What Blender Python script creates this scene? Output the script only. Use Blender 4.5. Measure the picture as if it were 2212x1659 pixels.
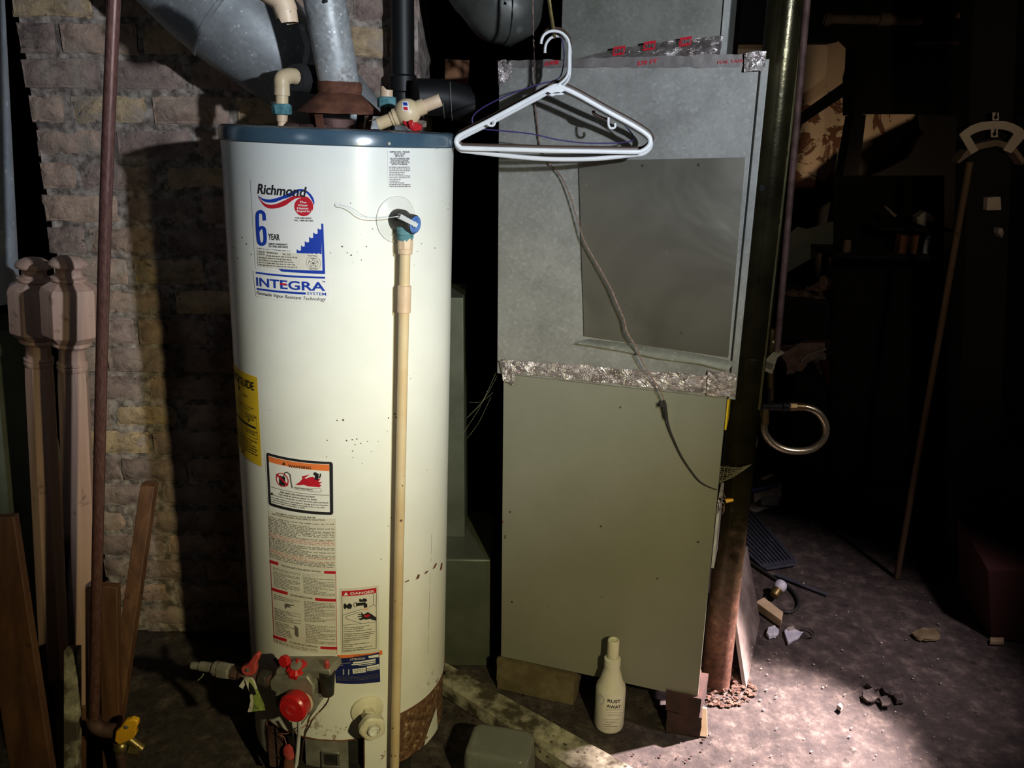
import bpy, bmesh, math, random
from mathutils import Matrix, Vector, noise, Euler
random.seed(7)
PI = math.pi
R_ = math.radians
C = bpy.context.scene.collection
for o in list(bpy.data.objects): bpy.data.objects.remove(o)

# ------------------------------------------------------------------ camera
W, H = 2212, 1659
FPX = 1800.0
PITCH, ROLL, CZ = R_(18.15), R_(0.7), 1.65
fw = Vector((0, math.cos(PITCH), -math.sin(PITCH)))
r0 = Vector((1, 0, 0)); u0 = r0.cross(fw)
rt = r0*math.cos(ROLL) + u0*math.sin(ROLL)
up = -r0*math.sin(ROLL) + u0*math.cos(ROLL)
CAM = Vector((0, 0, CZ))
cd = bpy.data.cameras.new('camera'); cam = bpy.data.objects.new('camera', cd); C.objects.link(cam)
cd.sensor_fit = 'HORIZONTAL'; cd.sensor_width = 36.0; cd.lens = 36.0*FPX/W
cd.clip_start = 0.02
cam.matrix_world = Matrix(((rt.x, up.x, -fw.x, 0), (rt.y, up.y, -fw.y, 0), (rt.z, up.z, -fw.z, CZ), (0, 0, 0, 1)))
bpy.context.scene.camera = cam
vs = bpy.context.scene.view_settings
vs.view_transform = 'Standard'; vs.look = 'None'; vs.gamma = 1.0; vs.use_curve_mapping = False
vs.exposure = 0.0

# ------------------------------------------------------------------ light
wd = bpy.data.worlds.new('world'); bpy.context.scene.world = wd; wd.use_nodes = True
wd.node_tree.nodes['Background'].inputs[0].default_value = (0.5, 0.55, 0.6, 1)
wd.node_tree.nodes['Background'].inputs[1].default_value = 0.0
def lamp(name, kind, loc, energy, color, aim=None, **kw):
    l = bpy.data.lights.new(name, kind); l.energy = energy; l.color = color
    for k, v in kw.items(): setattr(l, k, v)
    o = bpy.data.objects.new(name, l); C.objects.link(o); o.location = loc
    if aim is not None:
        o.rotation_euler = (Vector(aim) - Vector(loc)).to_track_quat('-Z', 'Y').to_euler()
    return o
# bare work lamp hanging right of the photographer, cool white
lamp('work_lamp', 'SPOT', (0.78, 0.10, 1.88), 155, (0.82, 0.91, 1.0), aim=(-0.22, 2.0, 1.78), spot_size=R_(72), spot_blend=0.85, shadow_soft_size=0.022)
# weaker warm bulb lower down on the same side
lamp('warm_bulb', 'SPOT', (0.66, 0.00, 1.60), 110, (1.0, 0.88, 0.46), aim=(-0.24, 2.0, 0.50), spot_size=R_(60), spot_blend=0.95, shadow_soft_size=0.025)
# weak fill added left of the photographer, source unseen
lamp('left_fill', 'SPOT', (-1.05, 0.25, 1.95), 3.6, (0.85, 0.93, 1.0), aim=(-0.75, 2.1, 1.3), spot_size=R_(60), spot_blend=0.8, shadow_soft_size=0.10)
# flashlight beam falling on the floor beside the post
lamp('flashlight', 'SPOT', (1.75, 2.30, 1.75), 2000, (1.0, 0.80, 0.78), aim=(0.70, 1.84, 0.0), spot_size=R_(25), spot_blend=0.75, shadow_soft_size=0.03)
lamp('floor_spill', 'SPOT', (1.7, 1.5, 1.7), 125, (1.0, 0.82, 0.86), aim=(0.93, 2.35, 0.0), spot_size=R_(44), spot_blend=0.9, shadow_soft_size=0.06)  # soft spot added to widen the floor glow; no lamp stands there
# added unseen warm spot in the back room lighting the peeling plaster
lamp('plaster_fill', 'SPOT', (1.62, 3.52, 0.95), 6.5, (1.0, 0.68, 0.42), aim=(1.68, 4.2, 1.40), spot_size=R_(95), spot_blend=0.8, shadow_soft_size=0.03)
# dim warm fill added over the passage to reach shelf and hose bracket
lamp('passage_fill', 'SPOT', (1.15, 1.3, 1.72), 9, (1.0, 0.80, 0.56), aim=(1.60, 3.0, 1.38), spot_size=R_(62), spot_blend=0.8, shadow_soft_size=0.03)

# ------------------------------------------------------------------ pixel helpers (camera ray to a known plane)
def ray(px, py): return fw + rt*((px-W/2)/FPX) - up*((py-H/2)/FPX)
def atY(px, py, y): d = ray(px, py); return CAM + d*(y/d.y)
def atZ(px, py, z=0.0): d = ray(px, py); return CAM + d*((z-CZ)/d.z)
# heater frame (the heater leans a little)
HB = Vector((-.429, 1.877, 0)); HR = 0.25
HM = Matrix.Translation(HB) @ (Matrix.Rotation(-.0209, 4, 'X') @ Matrix.Rotation(.0275, 4, 'Y'))
HI = HM.inverted()
def hcyl(px, py, R=HR):
    o = HI @ CAM; d = HI.to_3x3() @ ray(px, py)
    a = d.x**2+d.y**2; b = 2*(o.x*d.x+o.y*d.y); c = o.x**2+o.y**2-R*R
    D = max(b*b-4*a*c, 0); t = (-b-math.sqrt(D))/2/a; p = o+d*t
    return math.atan2(p.x, -p.y), p.z
def HP(a, z, r=HR): return Vector((r*math.sin(a), -r*math.cos(a), z))
def hpt(px, py, R=HR): a, z = hcyl(px, py, R); return HP(a, z, R)
def hY(px, py, y):                      # heater-local point on local plane y
    o = HI @ CAM; d = HI.to_3x3() @ ray(px, py); return o + d*((y-o.y)/d.y)
# furnace frame: x along its front, y into it, z up
FA = R_(18); FO = Vector((.243, 2.0, 0))
FM = Matrix.Translation(FO) @ Matrix.Rotation(-FA, 4, 'Z'); FI = FM.inverted()
def onf(px, py, d=0.0):
    o = FI @ CAM; v = FI.to_3x3() @ ray(px, py); return o + v*((d-o.y)/v.y)
def onfw(px, py, d=0.0): return FM @ onf(px, py, d)

# ------------------------------------------------------------------ materials
def nd(nt, t, **kw):
    n = nt.nodes.new(t)
    for k, v in kw.items(): setattr(n, k, v)
    return n
def ramp(nt, fac, stops, interp='LINEAR'):
    r = nd(nt, 'ShaderNodeValToRGB'); r.color_ramp.interpolation = interp
    e = r.color_ramp.elements
    while len(e) < len(stops): e.new(0.5)
    for el, (p, c) in zip(e, stops): el.position = p; el.color = (*c, 1) if len(c) == 3 else c
    nt.links.new(fac, r.inputs[0]); return r
def mix(nt, fac, a, b):
    m = nd(nt, 'ShaderNodeMix', data_type='RGBA')
    if hasattr(fac, 'links'): nt.links.new(fac, m.inputs[0])
    else: m.inputs[0].default_value = fac
    for s, v in ((6, a), (7, b)):
        if hasattr(v, 'links'): nt.links.new(v, m.inputs[s])
        else: m.inputs[s].default_value = (*v, 1)
    return m.outputs[2]
def noi(nt, co, scale, detail=4, rough=.6, dist=0):
    n = nd(nt, 'ShaderNodeTexNoise'); n.inputs['Scale'].default_value = scale; n.inputs['Detail'].default_value = detail
    n.inputs['Roughness'].default_value = rough; n.inputs['Distortion'].default_value = dist
    nt.links.new(co, n.inputs['Vector']); return n.outputs['Fac']
def base(name, rough=.6, metal=0.0, spec=None):
    m = bpy.data.materials.new(name); m.use_nodes = True; nt = m.node_tree
    b = nt.nodes['Principled BSDF']; b.inputs['Roughness'].default_value = rough; b.inputs['Metallic'].default_value = metal
    if spec is not None: b.inputs['Specular IOR Level'].default_value = spec
    tc = nd(nt, 'ShaderNodeTexCoord'); return m, nt, b, tc.outputs['Object']
def bump(nt, b, h, s=.3, d=.002):
    n = nd(nt, 'ShaderNodeBump'); n.inputs['Strength'].default_value = s; n.inputs['Distance'].default_value = d
    nt.links.new(h, n.inputs['Height']); nt.links.new(n.outputs[0], b.inputs['Normal'])
def mat(name, c, rough=.6, metal=0.0, c2=None, scale=20, lo=.4, hi=.65, bp=0.0, bscale=60, spec=None, stretch=None,
        specks=None, sscale=120, sthr=.08):
    m, nt, b, co = base(name, rough, metal, spec)
    if stretch:
        mp = nd(nt, 'ShaderNodeMapping'); mp.inputs['Scale'].default_value = stretch
        nt.links.new(co, mp.inputs[0]); co = mp.outputs[0]
    col = None
    if c2:
        r = ramp(nt, noi(nt, co, scale), [(lo, c), (hi, c2)]); col = r.outputs[0]
    if specks:
        v = nd(nt, 'ShaderNodeTexVoronoi'); v.inputs['Scale'].default_value = sscale; nt.links.new(co, v.inputs['Vector'])
        n2 = noi(nt, co, sscale*.12, 3)
        mt = nd(nt, 'ShaderNodeMath', operation='MULTIPLY'); nt.links.new(n2, mt.inputs[0]); mt.inputs[1].default_value = 1.0
        ad = nd(nt, 'ShaderNodeMath', operation='SUBTRACT'); nt.links.new(v.outputs['Distance'], ad.inputs[0])
        sub = nd(nt, 'ShaderNodeMath', operation='MULTIPLY_ADD'); nt.links.new(n2, sub.inputs[0]); sub.inputs[1].default_value = 1.4; sub.inputs[2].default_value = -.72
        nt.links.new(sub.outputs[0], ad.inputs[1])
        f = ramp(nt, ad.outputs[0], [(0.0, (1, 1, 1)), (sthr, (0, 0, 0))])
        col = mix(nt, f.outputs[0], col if col else c, specks)
    if col: nt.links.new(col, b.inputs['Base Color'])
    else: b.inputs['Base Color'].default_value = (*c, 1)
    if bp: bump(nt, b, noi(nt, co, bscale, 5), bp)
    return m
def galv(name, dark, light, rough=.42, metal=.55, scale=70, stain=None):
    m, nt, b, co = base(name, rough, metal)
    v = nd(nt, 'ShaderNodeTexVoronoi'); v.inputs['Scale'].default_value = scale; nt.links.new(co, v.inputs['Vector'])
    n = noi(nt, co, 9, 5)
    sp = nd(nt, 'ShaderNodeSeparateColor'); nt.links.new(v.outputs['Color'], sp.inputs[0])
    r = ramp(nt, sp.outputs[0], [(0, dark), (.9, tuple((a+b_)/2 for a, b_ in zip(dark, light))), (1, light)])
    r2 = ramp(nt, n, [(.35, dark), (.7, light)])
    c = mix(nt, .45, r.outputs[0], r2.outputs[0])
    v2 = nd(nt, 'ShaderNodeTexVoronoi'); v2.inputs['Scale'].default_value = scale*.7; nt.links.new(co, v2.inputs['Vector'])
    f = ramp(nt, v2.outputs['Distance'], [(.0, (1, 1, 1)), (.16, (1, 1, 1)), (.26, (0, 0, 0))])
    sp2 = nd(nt, 'ShaderNodeSeparateColor'); nt.links.new(v2.outputs['Color'], sp2.inputs[0])
    f2 = ramp(nt, sp2.outputs[1], [(.72, (0, 0, 0)), (.78, (1, 1, 1))])
    mu = nd(nt, 'ShaderNodeMath', operation='MULTIPLY'); nt.links.new(f.outputs[0], mu.inputs[0]); nt.links.new(f2.outputs[0], mu.inputs[1])
    m3 = nd(nt, 'ShaderNodeMath', operation='MULTIPLY'); nt.links.new(mu.outputs[0], m3.inputs[0]); m3.inputs[1].default_value = .6
    c = mix(nt, m3.outputs[0], c, tuple(min(1, x*1.55) for x in light))
    if stain:
        s = ramp(nt, noi(nt, co, 14, 6, .7), [(.56, (0, 0, 0)), (.68, (1, 1, 1))])
        c = mix(nt, s.outputs[0], c, stain)
    nt.links.new(c, b.inputs['Base Color'])
    rr = ramp(nt, n, [(.3, (rough-.12,)*3), (.7, (rough+.15,)*3)]); nt.links.new(rr.outputs[0], b.inputs['Roughness'])
    bump(nt, b, n, .06, .003)
    return m
def streaks(name, c, c2, c3, rough=.6, stretch=(60, 60, 2)):
    m, nt, b, co = base(name, rough)
    mp = nd(nt, 'ShaderNodeMapping'); mp.inputs['Scale'].default_value = stretch; nt.links.new(co, mp.inputs[0])
    n1 = noi(nt, mp.outputs[0], 1.0, 5, .6, .5)
    r = ramp(nt, n1, [(.3, c), (.55, c2), (.75, c3)])
    n2 = noi(nt, co, 30, 5); s = ramp(nt, n2, [(.62, (0, 0, 0)), (.75, (1, 1, 1))])
    nt.links.new(mix(nt, s.outputs[0], r.outputs[0], tuple(x*.45 for x in c)), b.inputs['Base Color'])
    bump(nt, b, n1, .25, .002); return m
M = {}
def jacket_mat():
    m, nt, b, co = base('heater_enamel', .27, 0.0, .5)
    n = noi(nt, co, 5, 4)
    c = ramp(nt, n, [(.3, (.74, .745, .70)), (.7, (.82, .825, .79))]).outputs[0]
    def specks(sc, mul, off, thr, col, c):
        v = nd(nt, 'ShaderNodeTexVoronoi'); v.inputs['Scale'].default_value = sc; nt.links.new(co, v.inputs['Vector'])
        n2 = noi(nt, co, sc*.10, 3)
        sub = nd(nt, 'ShaderNodeMath', operation='MULTIPLY_ADD'); nt.links.new(n2, sub.inputs[0]); sub.inputs[1].default_value = mul; sub.inputs[2].default_value = off
        ad = nd(nt, 'ShaderNodeMath', operation='SUBTRACT'); nt.links.new(v.outputs['Distance'], ad.inputs[0]); nt.links.new(sub.outputs[0], ad.inputs[1])
        f = ramp(nt, ad.outputs[0], [(0, (1, 1, 1)), (thr, (0, 0, 0))])
        return mix(nt, f.outputs[0], c, col)
    c = specks(70, .9, -.50, .03, (.10, .085, .06), c)
    c = specks(30, .6, -.36, .02, (.16, .12, .07), c)
    # rust bleeding at the seam low down and around the burner opening
    sx = nd(nt, 'ShaderNodeSeparateXYZ'); nt.links.new(co, sx.inputs[0])
    zr = ramp(nt, sx.outputs[2], [(.0, (1, 1, 1)), (.20, (1, 1, 1)), (.32, (0, 0, 0))])
    nr = ramp(nt, noi(nt, co, 26, 5, .65), [(.60, (0, 0, 0)), (.66, (1, 1, 1))])
    mm = nd(nt, 'ShaderNodeMath', operation='MULTIPLY'); nt.links.new(zr.outputs[0], mm.inputs[0]); nt.links.new(nr.outputs[0], mm.inputs[1])
    c = mix(nt, mm.outputs[0], c, (.17, .065, .025))
    nt.links.new(c, b.inputs['Base Color'])
    bump(nt, b, noi(nt, co, 7, 3), .10, .004)
    return m
M['enamel'] = jacket_mat()
M['cap'] = mat('slate_blue_enamel', (.045, .085, .125), .22, 0, (.065, .11, .15), 12, spec=.7)
M['captop'] = mat('dusty_cap_top', (.16, .09, .06), .9, 0, (.30, .24, .20), 30, bp=.5)
def rust_skirt():
    m, nt, b, co = base('rusted_steel', .85)
    n = noi(nt, co, 60, 6, .75)
    c = ramp(nt, n, [(.36, (.035, .015, .008)), (.5, (.14, .065, .03)), (.60, (.22, .12, .06)), (.66, (.55, .50, .36))]).outputs[0]
    nt.links.new(c, b.inputs['Base Color']); bump(nt, b, n, .8, .004); return m
M['rustskirt'] = rust_skirt()
M['rust'] = mat('rust_brown', (.09, .03, .018), .8, .2, (.19, .075, .04), 25, bp=.5)
M['rustrubble'] = mat('rust_flakes', (.035, .015, .010), .9, 0, (.16, .085, .06), 60)
M['rustdark'] = mat('rust_dark', (.05, .022, .018), .7, .3, (.13, .07, .06), 18, bp=.4)
M['flue'] = galv('galvanised_flue', (.27, .28, .28), (.62, .63, .64), .55, .25, 130, (.15, .12, .10))
M['galv'] = galv('galvanised_sheet', (.205, .20, .188), (.335, .328, .308), .5, .3, 150)
M['galv2'] = galv('galvanised_sheet_dull', (.13, .13, .11), (.21, .21, .185), .5, .3, 150)
M['duct'] = galv('galvanised_duct', (.24, .25, .26), (.42, .43, .44), .5, .4, 110)
M['wrapped'] = galv('dusty_wrapped_duct', (.045, .045, .04), (.10, .10, .09), .4, .2, 30)
M['ductblue'] = galv('galvanised_duct_blue', (.40, .44, .49), (.62, .67, .73), .5, .4, 60)
def panel_mat():
    m, nt, b, co = base('dull_sheet_panel', .36, .7)
    n = noi(nt, co, 4, 3, .5, .6); n2 = noi(nt, co, 45, 6, .7)
    c = ramp(nt, n, [(.3, (.16, .145, .12)), (.7, (.27, .25, .21))]).outputs[0]
    s = ramp(nt, n2, [(.66, (0, 0, 0)), (.72, (1, 1, 1))])
    c = mix(nt, s.outputs[0], c, (.36, .34, .30)); nt.links.new(c, b.inputs['Base Color']); bump(nt, b, n, .35, .012); return m
M['panel'] = panel_mat()
M['cabinet'] = mat('furnace_paint', (.19, .187, .145), .55, 0, (.215, .21, .165), 3, bp=.12, bscale=350)
M['cpvc'] = mat('cpvc_cream', (.62, .46, .27), .42, 0, (.68, .55, .36), 8, specks=(.16, .09, .05), sscale=55, sthr=.05)
M['cpvc2'] = mat('cpvc_pinkish', (.60, .42, .28), .45, 0, (.72, .54, .38), 14, specks=(.17, .09, .06), sscale=60, sthr=.05)
M['teal'] = mat('corroded_brass_teal', (.05, .16, .18), .85, .1, (.16, .34, .38), 45, bp=.7)
M['black'] = mat('black_foam', (.012, .012, .013), .9)
M['dark'] = mat('dark_metal', (.03, .03, .028), .55, .5, (.06, .055, .05), 20)
M['castiron'] = mat('cast_iron_black', (.010, .010, .011), .5, .3)
M['grey'] = mat('cast_zinc', (.26, .25, .22), .5, .5, (.38, .37, .33), 25, bp=.3)
M['red'] = mat('red_plastic', (.55, .015, .02), .3, 0, (.42, .012, .018), 20)
M['redfaded'] = mat('red_plastic_faded', (.42, .05, .05), .5, 0, (.5, .09, .08), 20)
M['white'] = mat('white_plastic', (.80, .80, .82), .32, 0, (.72, .72, .74), 15)
M['hang2'] = mat('white_plastic_grey', (.66, .66, .68), .35)
M['browntube'] = mat('brown_plastic', (.06, .035, .025), .45)
M['purple'] = mat('violet_wire', (.035, .02, .13), .5)
M['whiteish'] = mat('cream_plastic', (.70, .67, .54), .5, 0, (.62, .58, .44), 20)
M['ink'] = mat('black_ink', (.015, .015, .018), .5)
M['inkgrey'] = mat('grey_ink', (.13, .12, .11), .6)
M['inkred'] = mat('red_ink', (.50, .015, .03), .4)
M['inkpink'] = mat('faded_red_ink', (.55, .22, .17), .5)
M['inkblue'] = mat('blue_ink', (.012, .045, .36), .4)
M['inknavy'] = mat('navy_ink', (.012, .018, .10), .4)
M['inkorange'] = mat('orange_ink', (.78, .19, .05), .4)
M['paper'] = mat('white_sticker', (.78, .77, .76), .4)
M['paperold'] = mat('aged_sticker', (.70, .67, .60), .45, 0, (.64, .60, .52), 20)
M['yellow'] = mat('yellow_sticker', (.80, .55, .03), .45, 0, (.70, .46, .02), 14)
M['clearplastic'] = mat('clear_escutcheon', (.70, .70, .66), .25)
M['steel'] = mat('bright_steel', (.55, .55, .52), .3, .9)
M['bluedisc'] = mat('blue_disc', (.06, .14, .40), .4, 0, (.12, .24, .55), 60)
M['brass'] = mat('brass_fitting', (.33, .25, .10), .35, .8, (.20, .15, .07), 30)
M['braid'] = mat('braided_steel', (.50, .46, .30), .3, .9, (.22, .20, .12), 260)
def foil_mat():
    m, nt, b, co = base('foil_tape', .22, .85)
    n = noi(nt, co, 30, 5, .7, 1.5)
    c = ramp(nt, n, [(.3, (.30, .23, .22)), (.55, (.60, .53, .52)), (.75, (.92, .90, .88))]).outputs[0]
    n3 = noi(nt, co, 42, 4, .7, 2)
    s = ramp(nt, n3, [(.665, (0, 0, 0)), (.69, (1, 1, 1))])
    c = mix(nt, s.outputs[0], c, (.30, .02, .03))
    nt.links.new(c, b.inputs['Base Color']); bump(nt, b, n, .9, .012); return m
M['foil'] = foil_mat()
M['foilflat'] = mat('foil_tape_flat', (.24, .21, .20), .36, .6, (.33, .29, .28), 25, bp=.3, bscale=40)
M['columnpaint'] = mat('olive_steel_column', (.085, .07, .03), .38, .35, (.15, .13, .06), 10, bp=.25, specks=(.20, .14, .07), sscale=40, sthr=.03)
def column_mat():
    m, nt, b, co = base('column_paint_rusting', .42, .25)
    b.inputs['Coat Weight'].default_value = .0
    sx = nd(nt, 'ShaderNodeSeparateXYZ'); nt.links.new(co, sx.inputs[0])
    n = noi(nt, co, 14, 6, .7)
    ad = nd(nt, 'ShaderNodeMath', operation='MULTIPLY_ADD'); nt.links.new(n, ad.inputs[0]); ad.inputs[1].default_value = .7; nt.links.new(sx.outputs[2], ad.inputs[2])
    f = ramp(nt, ad.outputs[0], [(.5, (1, 1, 1)), (.9, (0, 0, 0))])
    pc = ramp(nt, noi(nt, co, 9, 5), [(.35, (.022, .018, .008)), (.7, (.055, .046, .020))]).outputs[0]
    rc = ramp(nt, noi(nt, co, 40, 6, .7), [(.35, (.045, .016, .009)), (.62, (.15, .062, .038)), (.75, (.30, .20, .16))]).outputs[0]
    nt.links.new(mix(nt, f.outputs[0], pc, rc), b.inputs['Base Color'])
    rr = ramp(nt, f.outputs[0], [(0, (.23,)*3), (1, (.85,)*3)]); nt.links.new(rr.outputs[0], b.inputs['Roughness'])
    mm = ramp(nt, f.outputs[0], [(0, (.7,)*3), (1, (0,)*3)]); nt.links.new(mm.outputs[0], b.inputs['Metallic'])
    bump(nt, b, n, .35, .004); return m
M['column'] = column_mat()
M['pipe'] = mat('brown_iron_pipe', (.10, .042, .035), .42, .3, (.17, .08, .065), 14, stretch=(20, 20, 4))
M['wood'] = streaks('bare_pink_wood', (.40, .245, .195), (.47, .30, .235), (.56, .38, .29), .6)
M['wooddark'] = streaks('old_brown_board', (.06, .022, .010), (.12, .05, .022), (.18, .085, .04), .7, (30, 30, 3))
M['woodblack'] = mat('near_black_timber', (.004, .0035, .003), .95)  # even near-black base colour for back room timber
M['plank'] = mat('worn_painted_plank', (.055, .045, .028), .85, 0, (.42, .39, .29), 15, lo=.42, hi=.62, bp=.6, bscale=70, specks=(.06, .045, .03), sscale=45, sthr=.05)
M['woodpale'] = mat('pale_wood', (.45, .33, .2), .6, 0, (.55, .42, .28), 20)
def brick_mat():
    m, nt, b, co = base('old_brick', .92)
    at = nd(nt, 'ShaderNodeAttribute'); at.attribute_name = 'tint'
    n = noi(nt, co, 22, 7, .72, .4)
    r = ramp(nt, n, [(.30, (.32, .30, .30)), (.5, (.85, .82, .80)), (.70, (1.25, 1.2, 1.15))])
    mx = nd(nt, 'ShaderNodeMix', data_type='RGBA', blend_type='MULTIPLY'); mx.inputs[0].default_value = 1
    nt.links.new(at.outputs['Color'], mx.inputs[6]); nt.links.new(r.outputs[0], mx.inputs[7])
    s = ramp(nt, noi(nt, co, 9, 6, .75), [(.52, (0, 0, 0)), (.62, (1, 1, 1))])
    c = mix(nt, s.outputs[0], mx.outputs[2], (.40, .31, .25))
    s2 = ramp(nt, noi(nt, co, 12, 6, .8, 1), [(.60, (0, 0, 0)), (.66, (1, 1, 1))])
    c = mix(nt, s2.outputs[0], c, (.06, .05, .05))
    nt.links.new(c, b.inputs['Base Color']); bump(nt, b, n, .9, .012); return m
M['brick'] = brick_mat()
M['mortar'] = mat('crumbling_mortar', (.12, .095, .08), .95, 0, (.44, .365, .32), 34, bp=1.0, bscale=45)
def floor_mat():
    m, nt, b, co = base('basement_concrete', .85)
    n1 = noi(nt, co, 2.2, 6, .6); n2 = noi(nt, co, 17, 9, .76); n3 = noi(nt, co, 90, 5, .7)
    c = ramp(nt, n1, [(.32, (.030, .022, .021)), (.68, (.062, .048, .046))]).outputs[0]
    p = ramp(nt, n2, [(.38, (.008, .005, .005)), (.47, (.040, .029, .026)), (.54, (.072, .055, .048)), (.64, (.19, .15, .125))]).outputs[0]
    c = mix(nt, .55, c, p)
    s = ramp(nt, noi(nt, co, 16, 6, .7), [(.33, (1, 1, 1)), (.40, (0, 0, 0))])
    c = mix(nt, s.outputs[0], c, (.013, .009, .008))
    # hairline cracks
    v = nd(nt, 'ShaderNodeTexVoronoi', feature='DISTANCE_TO_EDGE'); v.inputs['Scale'].default_value = .62
    mp = nd(nt, 'ShaderNodeMix', data_type='VECTOR')
    nn = nd(nt, 'ShaderNodeTexNoise'); nn.inputs['Scale'].default_value = 4; nn.inputs['Detail'].default_value = 6; nt.links.new(co, nn.inputs['Vector'])
    mp.inputs[0].default_value = .16; nt.links.new(co, mp.inputs[4]); nt.links.new(nn.outputs['Color'], mp.inputs[5])
    nt.links.new(mp.outputs[1], v.inputs['Vector'])
    cr = ramp(nt, v.outputs['Distance'], [(0, (1, 1, 1)), (.008, (0, 0, 0))])
    c = mix(nt, cr.outputs[0], c, (.04, .03, .028))
    nt.links.new(c, b.inputs['Base Color'])
    ad = nd(nt, 'ShaderNodeMath', operation='ADD'); nt.links.new(n2, ad.inputs[0]); nt.links.new(n3, ad.inputs[1])
    bump(nt, b, ad.outputs[0], .55, .006); return m
M['floor'] = floor_mat()
def plaster_mat():
    m, nt, b, co = base('peeling_plaster', .9)
    n = noi(nt, co, 5.5, 7, .62, .8)
    sx = nd(nt, 'ShaderNodeSeparateXYZ'); nt.links.new(co, sx.inputs[0])
    h = ramp(nt, sx.outputs[2], [(.0, (.42,)*3), (.50, (.42,)*3), (.60, (.50,)*3), (.73, (.535,)*3), (.80, (.80,)*3)])
    hm = nd(nt, 'ShaderNodeMapRange'); 
    mp = nd(nt, 'ShaderNodeMapRange'); mp.inputs['From Max'].default_value = 2.3; nt.links.new(sx.outputs[2], mp.inputs[0]); nt.links.new(mp.outputs[0], h.inputs[0])
    gt = nd(nt, 'ShaderNodeMath', operation='SUBTRACT'); nt.links.new(n, gt.inputs[0]); nt.links.new(h.outputs[0], gt.inputs[1])
    f = ramp(nt, gt.outputs[0], [(0, (0, 0, 0)), (.02, (1, 1, 1))])
    c = mix(nt, f.outputs[0], (.62, .50, .36), (.16, .075, .04))
    nt.links.new(c, b.inputs['Base Color']); bump(nt, b, f.outputs[0], .6, .008); return m
M['plaster'] = plaster_mat()
M['darkwall'] = mat('near_black_wall', (.012, .010, .009), .95, 0, (.02, .016, .013), 5)  # even near-black base colour for outer walls and ceiling
M['rubber'] = mat('black_rubber', (.03, .035, .05), .55, 0, (.05, .055, .07), 30, specks=(.3, .3, .33), sscale=90, sthr=.04)
M['copperwire'] = mat('thermostat_cable', (.13, .07, .055), .6, 0, (.24, .16, .13), 200)
M['cord'] = mat('black_cord', (.02, .018, .018), .6)
M['web'] = mat('cobweb', (.32, .29, .20), .9)
M['yellowp'] = mat('yellow_plastic', (.85, .46, .02), .4, 0, (.72, .36, .02), 20)
M['tag'] = mat('paper_tag', (.66, .62, .42), .6, 0, (.55, .5, .3), 20)
M['taggreen'] = mat('green_tag', (.40, .52, .12), .6, 0, (.12, .16, .05), 18)
M['frost'] = None
def frost():
    m, nt, b, co = base('cloudy_plastic', .18)
    b.inputs['Base Color'].default_value = (.45, .47, .42, 1); b.inputs['Transmission Weight'].default_value = .7; b.inputs['IOR'].default_value = 1.3
    return m
M['frost'] = frost()
def glass():
    m, nt, b, co = base('clear_glass', .05); b.inputs['Base Color'].default_value = (.9, .93, 1, 1); b.inputs['Transmission Weight'].default_value = .8; return m
M['glass'] = glass()
M['cardbrown'] = mat('brown_cardboard', (.17, .07, .03), .9, 0, (.22, .10, .05), 10)
M['darkred'] = mat('dark_red_cardboard', (.035, .005, .005), .95)
M['whitedirty'] = mat('dirty_white', (.36, .33, .30), .8, 0, (.20, .17, .14), 25, bp=.4)
M['paperblue'] = mat('pale_blue_paper', (.42, .43, .52), .6, 0, (.6, .6, .66), 30)
M['pinkcloth'] = mat('dirty_cloth', (.28, .20, .17), .9, 0, (.16, .10, .08), 18, bp=.6)
M['greengrey'] = mat('grey_green_sheet', (.085, .095, .07), .5, .3, (.12, .13, .10), 6)
M['bottle'] = mat('white_bottle', (.68, .66, .56), .42, 0, (.62, .59, .48), 12)

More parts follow.
